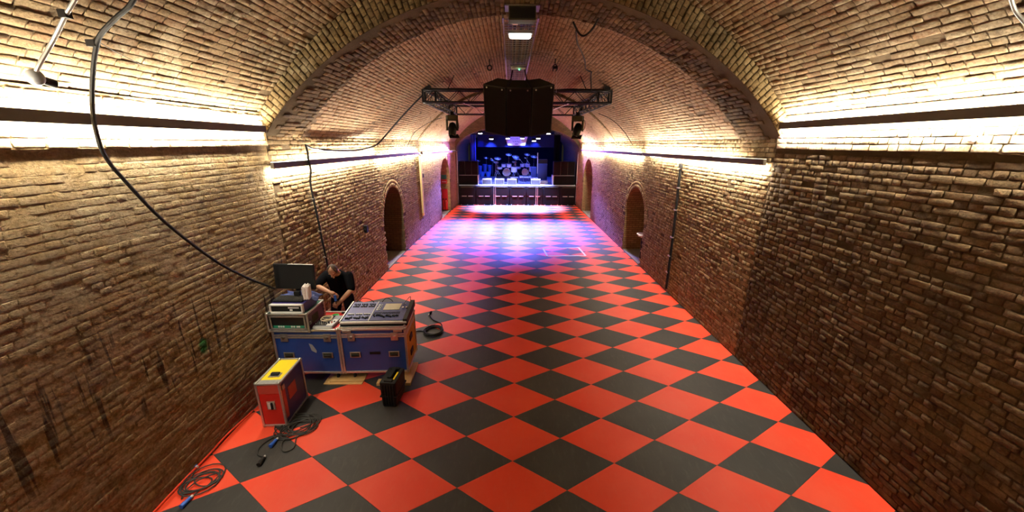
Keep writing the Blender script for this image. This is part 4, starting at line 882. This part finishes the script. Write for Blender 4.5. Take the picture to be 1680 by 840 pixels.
def chain_hand(palm, fdir, pdir, grip):
    """fingers as chains: palm centre, direction to fingers, palm normal (side the fingers close to)"""
    f, p = Vector(fdir).normalized(), Vector(pdir).normalized(); s = f.cross(p).normalized(); c = Vector(palm); out = []
    for k, (off, L) in enumerate(((-.033, .068), (-.011, .078), (.011, .074), (.032, .058))):
        b = c+f*.035+s*off; a1 = f*math.cos(grip)+p*math.sin(grip); a2 = f*math.cos(grip*2.2)+p*math.sin(grip*2.2)
        out.append(([c+s*off*.6, b, b+a1*L*.5, b+a1*L*.5+a2*L*.5], [.015, .0115, .0098, .0082]))
    b = c-f*.02-s*.036; out.append(([c-f*.025-s*.01, b-s*.008, b-s*.018+f*.035+p*.02, b-s*.008+f*.062+p*.038], [.017, .0135, .011, .009])); return out
PO = Vector((-3.22, 6.55, 0)); man = thing('person', 'man in black t-shirt leaning over cases, holding a blue plug', 'person', PO)
J = {'pel': (-3.26, 6.74, .97), 'spine': (-3.25, 6.70, 1.13), 'chest': (-3.21, 6.57, 1.34), 'neck': (-3.17, 6.44, 1.50), 'nk2': (-3.155, 6.37, 1.56),
     'shR': (-3.385, 6.50, 1.44), 'elR': (-3.50, 6.33, 1.29), 'wrR': (-3.19, 6.16, 1.235), 'haR': (-3.11, 6.12, 1.225),
     'shL': (-2.98, 6.50, 1.43), 'elL': (-2.90, 6.38, 1.20), 'wrL': (-3.03, 6.16, 1.06), 'haL': (-3.075, 6.10, 1.03),
     'hipR': (-3.37, 6.75, .90), 'knR': (-3.41, 6.66, .50), 'anR': (-3.41, 6.75, .09), 'toR': (-3.42, 6.58, .04),
     'hipL': (-3.15, 6.75, .90), 'knL': (-3.10, 6.66, .50), 'anL': (-3.09, 6.75, .09), 'toL': (-3.07, 6.58, .04)}
J = {k: Vector(v)-PO for k, v in J.items()}
def etube(mb, pts, rx, ry, n=18):
    """tube with elliptical rings whose long axis stays sideways"""
    pts = [Vector(p) for p in pts]; m = len(pts); vs = []; fs = []
    for i in range(m):
        t = (pts[min(i+1, m-1)]-pts[max(i-1, 0)]).normalized(); u = Vector((1, 0, 0)); u = (u-t*u.dot(t)).normalized(); v = t.cross(u)
        vs += [pts[i]+u*rx[i]*math.cos(2*PI*k/n)+v*ry[i]*math.sin(2*PI*k/n) for k in range(n)]
    for i in range(m-1): fs += [(i*n+k, i*n+(k+1) % n, (i+1)*n+(k+1) % n, (i+1)*n+k) for k in range(n)]
    mb.add(vs, fs+[tuple(range(n-1, -1, -1)), tuple(range((m-1)*n, m*n))])
def limb(mb, names, rad, n=12):
    pts = [J[k] for k in names]; q = []; r = []
    for i in range(len(pts)-1):
        for k in range(6): f = k/6; q.append(pts[i].lerp(pts[i+1], f)); r.append(rad[i]+(rad[i+1]-rad[i])*f+.006*math.sin(PI*f))
    q.append(pts[-1]); r.append(rad[-1]); mb.tube(q, r, n)
    for p, rr in ((pts[0], rad[0]), (pts[-1], rad[-1])): mb.ball(p, rr*.99, 12, 8)
    for p, rr in zip(pts[1:-1], rad[1:-1]): mb.ball(p, rr, 12, 8)
def fuse(o, size=.008, it=4):
    rm = o.modifiers.new('remesh', 'REMESH'); rm.mode = 'VOXEL'; rm.voxel_size = size; rm.use_smooth_shade = True
    sm = o.modifiers.new('smooth', 'SMOOTH'); sm.factor = .5; sm.iterations = it
J['hem'] = J['pel']-Vector((0, 0, .07)); J['ab'] = J['pel'].lerp(J['spine'], .5)
J['clav'] = J['chest'].lerp(J['neck'], .55); TP = ['hem', 'pel', 'spine', 'chest', 'clav', 'neck']; TRX = [.165, .170, .175, .200, .190, .080]; TRY = [.115, .12, .13, .118, .095, .070]
def smooth_r(v, k=5): return [p.x for p in smooth_path([(x, 0, 0) for x in v], k)]
def torso(mb, g): etube(mb, smooth_path([J[k] for k in TP], 5), [r+g for r in smooth_r(TRX)], [r+g for r in smooth_r(TRY)])
body = MB(); torso(body, 0.); limb(body, ['neck', 'nk2'], [.070, .060])
for sd in 'RL':
    limb(body, ['sh'+sd, 'el'+sd, 'wr'+sd, 'ha'+sd], [.060, .046, .030, .036]); limb(body, ['hip'+sd, 'kn'+sd, 'an'+sd, 'to'+sd], [.085, .058, .042, .038])
for h, fd, pd, g in (('haR', (.8, -.3, -.45), (.2, .5, -.85), .55), ('haL', (-.45, -.45, -.75), (-.3, .75, -.3), .75)):
    for pts, rr_ in chain_hand(J[h], fd, pd, g): mesh_to(body, skin_mesh(pts, [(i, i+1) for i in range(len(pts)-1)], rr_, 0, 1))
HC = Vector((-3.145, 6.275, 1.605))-PO
fy_ = Vector((.06, -.74, -.67)).normalized(); fx_ = Vector((0, 0, 1)).cross(-fy_).normalized(); fx_ = fy_.cross(Vector((0, 0, 1))).normalized(); fz_ = fx_.cross(fy_).normalized()
HT = Matrix((( fx_.x, fy_.x, fz_.x, HC.x), (fx_.y, fy_.y, fz_.y, HC.y), (fx_.z, fy_.z, fz_.z, HC.z), (0, 0, 0, 1)))
def head_pt(a, b, s=1.):
    x, y, z = math.sin(a)*math.cos(b), math.sin(a)*math.sin(b), math.cos(a)
    x *= .076; y *= .096; z *= .118
    if z < 0: k = z/.118; x *= 1+.32*k; y = y*(1+.10*k)+(.012 if y > 0 else -.0)*(-k)
    if y > .05 and abs(z) < .09: y -= .006
    return Vector((x*s, y*s, z*s))
hm = MB(); n_, m_ = 24, 18; vs = [head_pt(PI*(i+.001)/m_, 2*PI*k/n_) for i in range(m_+1) for k in range(n_)]
hm.add(vs, [(i*n_+k, (i+1)*n_+k, (i+1)*n_+(k+1) % n_, i*n_+(k+1) % n_) for i in range(m_) for k in range(n_)])
hm.cyl((0, .088, .012), (0, .118, -.028), .009, .016, 8); hm.ball((0, .106, -.028), .017, 8, 6); hm.ball((0, .090, -.062), .018, 8, 6, (1.4, .6, .45)); hm.ball((0, .083, -.098), .02, 8, 6)
for s_ in (-1, 1): hm.ball((s_*.078, -.005, -.012), .03, 8, 6, (.35, .6, 1)); hm.ball((s_*.034, .084, .022), .016, 8, 6, (1.3, .6, .5))
body.add([HT@Vector(v) for v in hm.v], hm.f); body.add([HT@Vector(v) for v in MB().cyl((0, -.02, -.06), (0, -.055, -.15), .056, .062, 14).v], MB().cyl((0, -.02, -.06), (0, -.055, -.15), .056, .062, 14).f)
bo = obj('body', body, M['skin'], man, 0, True); fuse(bo, .0065, 2)
hair = MB(); vs = []
for i in range(13):
    for k in range(25):
        b = math.radians(-215)+math.radians(250)*k/24; lim = 1.9-.75*max(0, math.sin(b))**1.5-.15*abs(math.cos(b)); a = .16+(lim-.16)*i/12; vs.append(HT@head_pt(a, b, 1.06))
hair.add(vs, [(i*25+k, i*25+k+1, (i+1)*25+k+1, (i+1)*25+k) for i in range(12) for k in range(24)])
ho = obj('hair', hair, M['hair'], man, 0, True); sm = ho.modifiers.new('thick', 'SOLIDIFY'); sm.thickness = .006
for s_ in (-1, 1): obj('eye', MB().ball(HT@Vector((s_*.033, .083, .012)), .010, 8, 6), M['plastic'], man, 0, True)
J['slR'] = J['shR'].lerp(J['elR'], .90); J['slL'] = J['shL'].lerp(J['elL'], .90)
tb = MB(); torso(tb, .022)
for sd in 'RL': limb(tb, ['sh'+sd, 'sl'+sd], [.082, .070])
fuse(obj('t_shirt', tb, M['shirt'], man, 0, True), .010, 6)
tb = MB(); etube(tb, [J['hem']-Vector((0, 0, .04)), J['hem'], J['pel']+Vector((0, 0, .03))], [.15, .185, .185], [.12, .135, .135])
for sd in 'RL': limb(tb, ['hip'+sd, 'kn'+sd, 'an'+sd], [.105, .078, .066])
fuse(obj('trousers', tb, M['trouser'], man, 0, True), .012, 5)
for a, b in (('anR', 'toR'), ('anL', 'toL')):
    d = (J[b]-J[a]); d.z = 0; d.normalize(); q = J[a]; T = Matrix.Translation((q.x, q.y, .0))@Matrix.Rotation(math.atan2(-d.x, d.y)+0, 4, 'Z')
    obj('shoe', MB().box((0, .07, .05), (.105, .30, .10), None, .82, T), M['plastic'], man, .025)
obj('shirt_badge', MB().ball(J['chest']+Vector((.02, -.145, .05)), .008, 8, 6), M['white'], man)
t = thing('plug', 'bright blue plug in the man\'s right hand with dark lead', 'plug', (-3.07, 6.08, 1.185)); obj('body', MB().cyl((0, 0, .03), (.01, -.01, -.07), .024, n=10), M['plug_blue'], t, smooth=True); obj('lead', MB().tube(smooth_path([(.01, -.01, -.07), (.0, .0, -.13), (-.03, .06, -.2), (-.02, .10, -.5)]), .009, 6), M['black'], t, smooth=True)

# ------------------------------------------------------------------ stage: subwoofers, deck, PA, backline, lamps
SZ = 1.24
tag(obj('stage_deck', MB().bx(-3.27, 4.12, 23.98, 30.3, 1.19, SZ).bx(-3.2, 4.05, 24.7, 30.2, 0, 1.19), M['deck']), 'pale raised stage deck behind the row of subwoofers', 'stage')
SUB = ['leftmost', 'second from left', 'third from left', 'middle', 'third from right', 'second from right', 'rightmost']
for i in range(7):
    x = -3.25+1.062*(i+.5)
    t = thing('subwoofer', SUB[i]+' black subwoofer cabinet in the row below stage', 'subwoofer', (x, 23.70, 0), 0, 'subwoofers along the stage front')
    obj('cabinet', MB().bx(-.52, .52, .03, .95, 0, 1.18), M['cab'], t, .01); obj('grille', MB().bx(-.49, .49, .0, .03, .62, 1.10), M['grille'], t); obj('grille', MB().bx(-.49, .49, .0, .03, .06, .50), M['grille'], t)
    for hx in (-.2, .2):
        obj('handle', MB().bx(hx-.15, hx+.15, -.012, .03, .545, .585), M['zinc'], t, .004); obj('handle', MB().bx(hx-.2, hx+.2, -.006, .03, 1.115, 1.145), M['olive'], t, .004)
    for hx in (-.4, .0, .4): obj('skid', MB().box((hx, -.01, .03), (.05, .04, .03)), M['zinc'], t)
for x, lb in ((-1.0, 'left thin steel post pair in front of subwoofers'), (1.66, 'right thin steel post pair in front of subwoofers')):
    t = thing('barrier_post', lb, 'post', (x, 23.66, 0))
    for dx in (-.05, .05): obj('post', MB().cyl((dx, 0, 0), (dx, 0, 1.16), .018, n=8), M['zinc'], t)
    obj('foot', MB().bx(-.12, .12, -.06, .03, 0, .02), M['zinc'], t)
for sx, x0, x1, sd in ((-1, -3.26, -2.05, 'left'), (1, 2.70, 4.06, 'right')):
    t = thing('subwoofer', f'long black cabinet under the {sd} speaker stack on stage', 'subwoofer', ((x0+x1)/2, 24.05, SZ), 0); w2 = (x1-x0)/2
    obj('cabinet', MB().bx(-w2, w2, .03, .8, 0, .60), M['cab'], t, .01); obj('grille', MB().bx(-w2+.04, w2-.04, 0, .03, .04, .56), M['grille'], t)
    e = w2 if sx < 0 else -w2; obj('pale_edge', MB().bx(e-.03, e+.03, -.005, .8, 0, .60), M['pale'], t); obj('pale_edge', MB().bx(-w2, w2, -.004, .03, .585, .605), M['grey'], t)
    for k in range(3):
        ww = (x1-x0)/3; t = thing('loudspeaker', f'{("outer", "middle", "inner")[k if sx < 0 else 2-k]} tall cabinet of the {sd} stage speaker stack', 'loudspeaker', (x0+ww*(k+.5), 24.07, SZ+.61), 0, 'stage side speaker stacks')
        obj('cabinet', MB().bx(-ww/2+.01, ww/2-.01, .03, .6, 0, .84), M['cab'], t, .01); obj('grille', MB().bx(-ww/2+.03, ww/2-.03, 0, .03, .03, .81), M['grille'], t); obj('corner_strip', MB().bx(ww/2-.02, ww/2-.005, -.004, .03, 0, .84), M['olive'], t)
def wedge(x, y, lb, z=SZ, w=.58, rz=0):
    t = thing('monitor_wedge', lb, 'stage monitor', (x, y, z), rz, 'floor monitors on the stage')
    pr = [(0, 0), (.50, 0), (.50, .12), (.16, .36), (0, .34)]
    obj('cabinet', MB().add([(sx*w/2, a, b) for sx in (-1, 1) for a, b in pr], [(0, 1, 2, 3, 4), (9, 8, 7, 6, 5)]+[((i+1) % 5, i, 5+i, 5+(i+1) % 5) for i in range(5)]), M['grey'], t)
    obj('grille', MB().bx(-w/2+.02, w/2-.02, -.008, .0, .03, .31), M['cable_grey'], t); obj('top_sheet', MB().box((0, .08, .358), (w, .17, .01), Matrix.Rotation(.12, 3, 'X')), M['white'], t)
for x, lb in ((-1.50, 'leftmost pale topped monitor wedge at stage edge'), (-.70, 'second pale topped monitor wedge from the left'), (.09, 'third pale topped monitor wedge from the left'), (1.60, 'rightmost pale topped monitor wedge at stage edge')): wedge(x, 24.1, lb)
wedge(.25, 25.3, 'small pale wedge behind the third front wedge', SZ, .5); wedge(1.55, 25.0, 'small pale wedge behind the rightmost front wedge', SZ, .5)
t = thing('bass_cabinet', 'tall blue lit amplifier cabinet on right of the stage', 'amplifier', (2.12, 25.5, SZ)); obj('cabinet', MB().bx(-.33, .33, .03, .5, .05, 1.25), M['blue'], t, .02); obj('grille', MB().bx(-.29, .29, .0, .03, .10, 1.20), M['cloth_blue'], t); obj('corner_edge', MB().bx(-.35, -.31, -.01, .03, .6, 1.95), M['pale'], t); obj('head_unit', MB().bx(-.3, .33, .05, .4, 1.25, 1.52), M['plastic'], t, .01)
t = thing('guitar_amplifier', 'narrower blue lit amplifier left of the tall cabinet', 'amplifier', (1.58, 26.0, SZ)); obj('cabinet', MB().bx(-.18, .18, .02, .4, .02, 1.0), M['blue'], t, .02); obj('grille', MB().bx(-.15, .15, .0, .02, .06, .94), M['cloth_blue'], t)
tag(obj('stage_box', MB().bx(-.28, .28, 0, .3, 0, .22).bx(-.24, .24, -.01, 0, .04, .18), M['pale'], None, .008, loc=(2.15, 24.7, SZ)), 'pale low box in front of the tall amplifier', 'box')
def drum_kit(loc, lab, shell, s=1.):
    t = thing('drum_kit', lab, 'drums', loc)
    bd = obj('bass_drum', MB().lathe([(.27*s, -.2), (.28*s, -.18), (.28*s, .18), (.27*s, .2)], (0, 0, .29), (0, 1, 0), 22), M[shell], t, smooth=True); obj('hoop', MB().lathe([(.285*s, -.22), (.30*s, -.2), (.285*s, -.18)], (0, 0, .29), (0, 1, 0), 22), M['chrome'], bd, smooth=True); obj('drum_head', MB().lathe([(.0, -.212), (.265*s, -.208), (.265*s, -.2)], (0, 0, .29), (0, 1, 0), 20), M['white'], bd)
    for x, y, z, r, h, nm_ in ((-.2, -.02, .78, .15, .22, 'tom'), (.17, -.02, .78, .16, .24, 'tom'), (-.48, .25, .60, .18, .15, 'snare_drum'), (.52, .15, .52, .21, .38, 'floor_tom')):
        d = obj(nm_, MB().lathe([(r, -h/2), (r, h/2)], (x, y, z), (0, -.25, 1), 18), M[shell], t, smooth=True); obj('rim', MB().lathe([(r+.012, h/2-.02), (r+.012, h/2+.015), (r-.01, h/2+.015)], (x, y, z), (0, -.25, 1), 18), M['chrome'], d, smooth=True)
    for x, y, z, r in ((-.62, .1, 1.22, .24), (.62, .05, 1.35, .25), (.15, .25, 1.48, .22), (-.75, .35, .95, .18)):
        obj('cymbal', MB().lathe([(r, 0), (r*.25, .02), (.02, .05), (.01, .05)], (x, y, z), (.12, -.4, 1), 20), M['cymbal'], t, smooth=True)
        st = MB().cyl((x, y, .35), (x, y, z), .013, n=7)
        for a in range(3): st.cyl((x, y, .4), (x+.25*math.cos(a*2.1), y+.25*math.sin(a*2.1), .0), .011, n=6)
        obj('cymbal_stand', st, M['chrome'], t)
    return t
for x, y, lb in ((-.25, 26.5, 'black riser under the white drum kit'), (.95, 26.8, 'pale riser under the right drum kit')):
    t = thing('drum_riser', lb, 'riser', (x, y, SZ)); obj('top', MB().bx(-.75, .62, -.45, .9, .24, .30) if x < 0 else MB().bx(-.32, .85, -.45, .9, .24, .30), M['pale'] if x > 0 else M['black'], t); obj('skirt', MB().bx(-.72, .60, -.42, .87, 0, .24) if x < 0 else MB().bx(-.3, .82, -.42, .87, 0, .24), M['navy'], t)
drum_kit((-.28, 26.7, SZ+.30), 'white drum kit at centre of the stage', 'shell', .95); drum_kit((1.02, 27.1, SZ+.30), 'drum kit on the pale riser right of centre', 'shell', .8)
t = thing('percussion_rack', 'cluster of blue lit percussion on left of the stage', 'percussion', (-1.72, 27.0, SZ))
for k, (x, z, r) in enumerate(((-.45, 1.0, .16), (-.1, 1.1, .15), (.25, 1.05, .14), (-.3, .6, .2), (.15, .6, .2))): obj('conga', MB().lathe([(r*.7, -z*.55), (r, -.05), (r, .0)], (x, .1*(k % 2), z), (0, -.1, 1), 14), M['plug_blue'], t, smooth=True)
for x, z in ((-.6, 1.35), (.0, 1.55), (.45, 1.4)): obj('cymbal', MB().lathe([(.2, 0), (.04, .02), (.01, .04)], (x, .2, z), (.2, -.4, 1), 16), M['chrome'], t, smooth=True); obj('stand', MB().cyl((x, .2, 0), (x, .2, z), .012, n=6), M['chrome'], t)
for x, y, h, lb in ((-1.0, 25.6, 1.55, 'leftmost boom microphone stand on stage'), (.86, 25.3, 1.5, 'microphone stand between the two small rear wedges'), (1.22, 25.7, 1.6, 'microphone stand beside the narrow amplifier')):
    t = thing('microphone_stand', lb, 'microphone stand', (x, y, SZ), 0, 'microphone stands on stage'); st = MB()
    for a in range(3): st.cyl((0, 0, .12), (.3*math.cos(a*2.1+.4), .3*math.sin(a*2.1+.4), .01), .01, n=6)
    obj('tripod', st, M['black_metal'], t); obj('pole', MB().cyl((0, 0, .1), (0, 0, h*.8), .012, n=7), M['chrome'], t); obj('boom', MB().cyl((.1, .1, h*.72), (-.22, -.25, h), .009, n=6), M['chrome'], t); obj('microphone', MB().cyl((-.22, -.25, h), (-.30, -.33, h+.03), .02, .026, 9), M['grey'], t)
t = thing('stage_truss', 'dark lamp bar across the front of the stage ceiling', 'truss', (.3, 24.2, 4.30)); 
for z in (0, .2): obj('chord', MB().cyl((-2.9, 0, z), (2.9, 0, z), .025, n=8), M['black_metal'], t)
for i in range(20): obj('brace', MB().bar((-2.9+i*.29, 0, 0 if i % 2 else .2), (-2.9+(i+1)*.29, 0, .2 if i % 2 else 0), .014), M['black_metal'], t)
LP = ['first', 'second', 'third', 'fourth', 'fifth', 'sixth', 'seventh']
for i, (x, z) in enumerate(((-1.86, 4.34), (-1.19, 4.02), (-.18, 4.05), (.71, 4.06), (1.43, 3.92), (1.69, 4.06), (2.31, 4.34))):
    t = thing('stage_lamp', LP[i]+' bright lamp from the left above the stage', 'stage light', (x, 24.02, z), 0, 'bright lamps above the stage')
    R3 = Matrix.Rotation(math.radians(-25), 3, 'X'); obj('housing', MB().box((0, .08, .05), (.26, .18, .15), R3), M['plastic'], t, .01); obj('lens', MB().box((0, -.028, .0), (.22, .012, .05), R3), M['stage_lamp'], t); obj('bracket', MB().bx(-.15, -.13, .05, .09, .03, max(.12, 4.32-z)).bx(.13, .15, .05, .09, .03, max(.12, 4.32-z)), M['black_metal'], t)
tag(obj('stage_border', MB().bx(-2.1, 2.75, 24.75, 24.79, 3.56, 4.5).bx(-2.1, 2.75, 24.73, 24.81, 3.54, 3.58), M['border']), 'dark blue cloth border hanging across above the stage', 'curtain')
t = thing('banner', 'pale tapered banner with dark lettering above the stage', 'banner', (.36, 24.66, 3.64)); 
obj('cloth', MB().prism([(-.54, 0), (.54, 0), (.71, .53), (-.71, .53)], .015, Matrix(((1, 0, 0, 0), (0, 0, -1, 0), (0, 1, 0, 0), (0, 0, 0, 1)))), M['banner'], t)
def text(body, size, loc, parent):
    cu = bpy.data.curves.new('lettering', 'FONT'); cu.body = body; cu.size = size; cu.align_x = 'CENTER'; cu.extrude = .002; cu.space_character = 1.1
    o = bpy.data.objects.new('lettering', cu); COL.objects.link(o); dg = bpy.context.evaluated_depsgraph_get(); me = bpy.data.meshes.new_from_object(o.evaluated_get(dg)); bpy.data.objects.remove(o)
    o = link('lettering', me, M['ink'], parent, loc); o.rotation_euler = (PI/2, 0, 0)
text('HOUSE OF', .16, (.0, -.02, .37), t); text('VANS', .19, (.0, -.02, .18), t)
obj('emblem', MB().bx(-.1, .1, -.02, -.014, .07, .11), M['ink'], t)
for x0, x1, lb, mt in ((-2.55, -2.22, 'bright blue drape hanging at the left side of stage', 'blue_drape'), (2.75, 3.15, 'black drape hanging at the right side of stage', 'curtain')):
    mb = MB(); n = 24; pr = [(x0+(x1-x0)*i/n, .04*math.sin(i*1.9)) for i in range(n+1)]
    mb.add([(x, 24.75+y, z) for x, y in pr for z in (SZ+.02, 4.35)], [(2*i, 2*i+2, 2*i+3, 2*i+1) for i in range(n)]); o = obj('drape', mb, M[mt]); o.modifiers.new('thickness', 'SOLIDIFY').thickness = .01; tag(o, lb, 'curtain')
for x, lb in ((-3.29, 'beaded light strip up left edge of stage opening'), (4.13, 'beaded light strip up right edge of stage opening')):
    t = thing('cable_chain', lb.replace('beaded light strip', 'thin pale link chain hanging'), 'chain', (x, 23.68, 0)); mb = MB()
    obj('rope', MB().cyl((0, 0, .1), (0, 0, 3.3), .008, n=5), M['zinc'], t)
    for k in range(30): mb.box((0, -.01, 1.4+k*.06), (.035, .02, .035))
    o = obj('link', mb, M['pale'], t); o['kind'] = 'stuff'
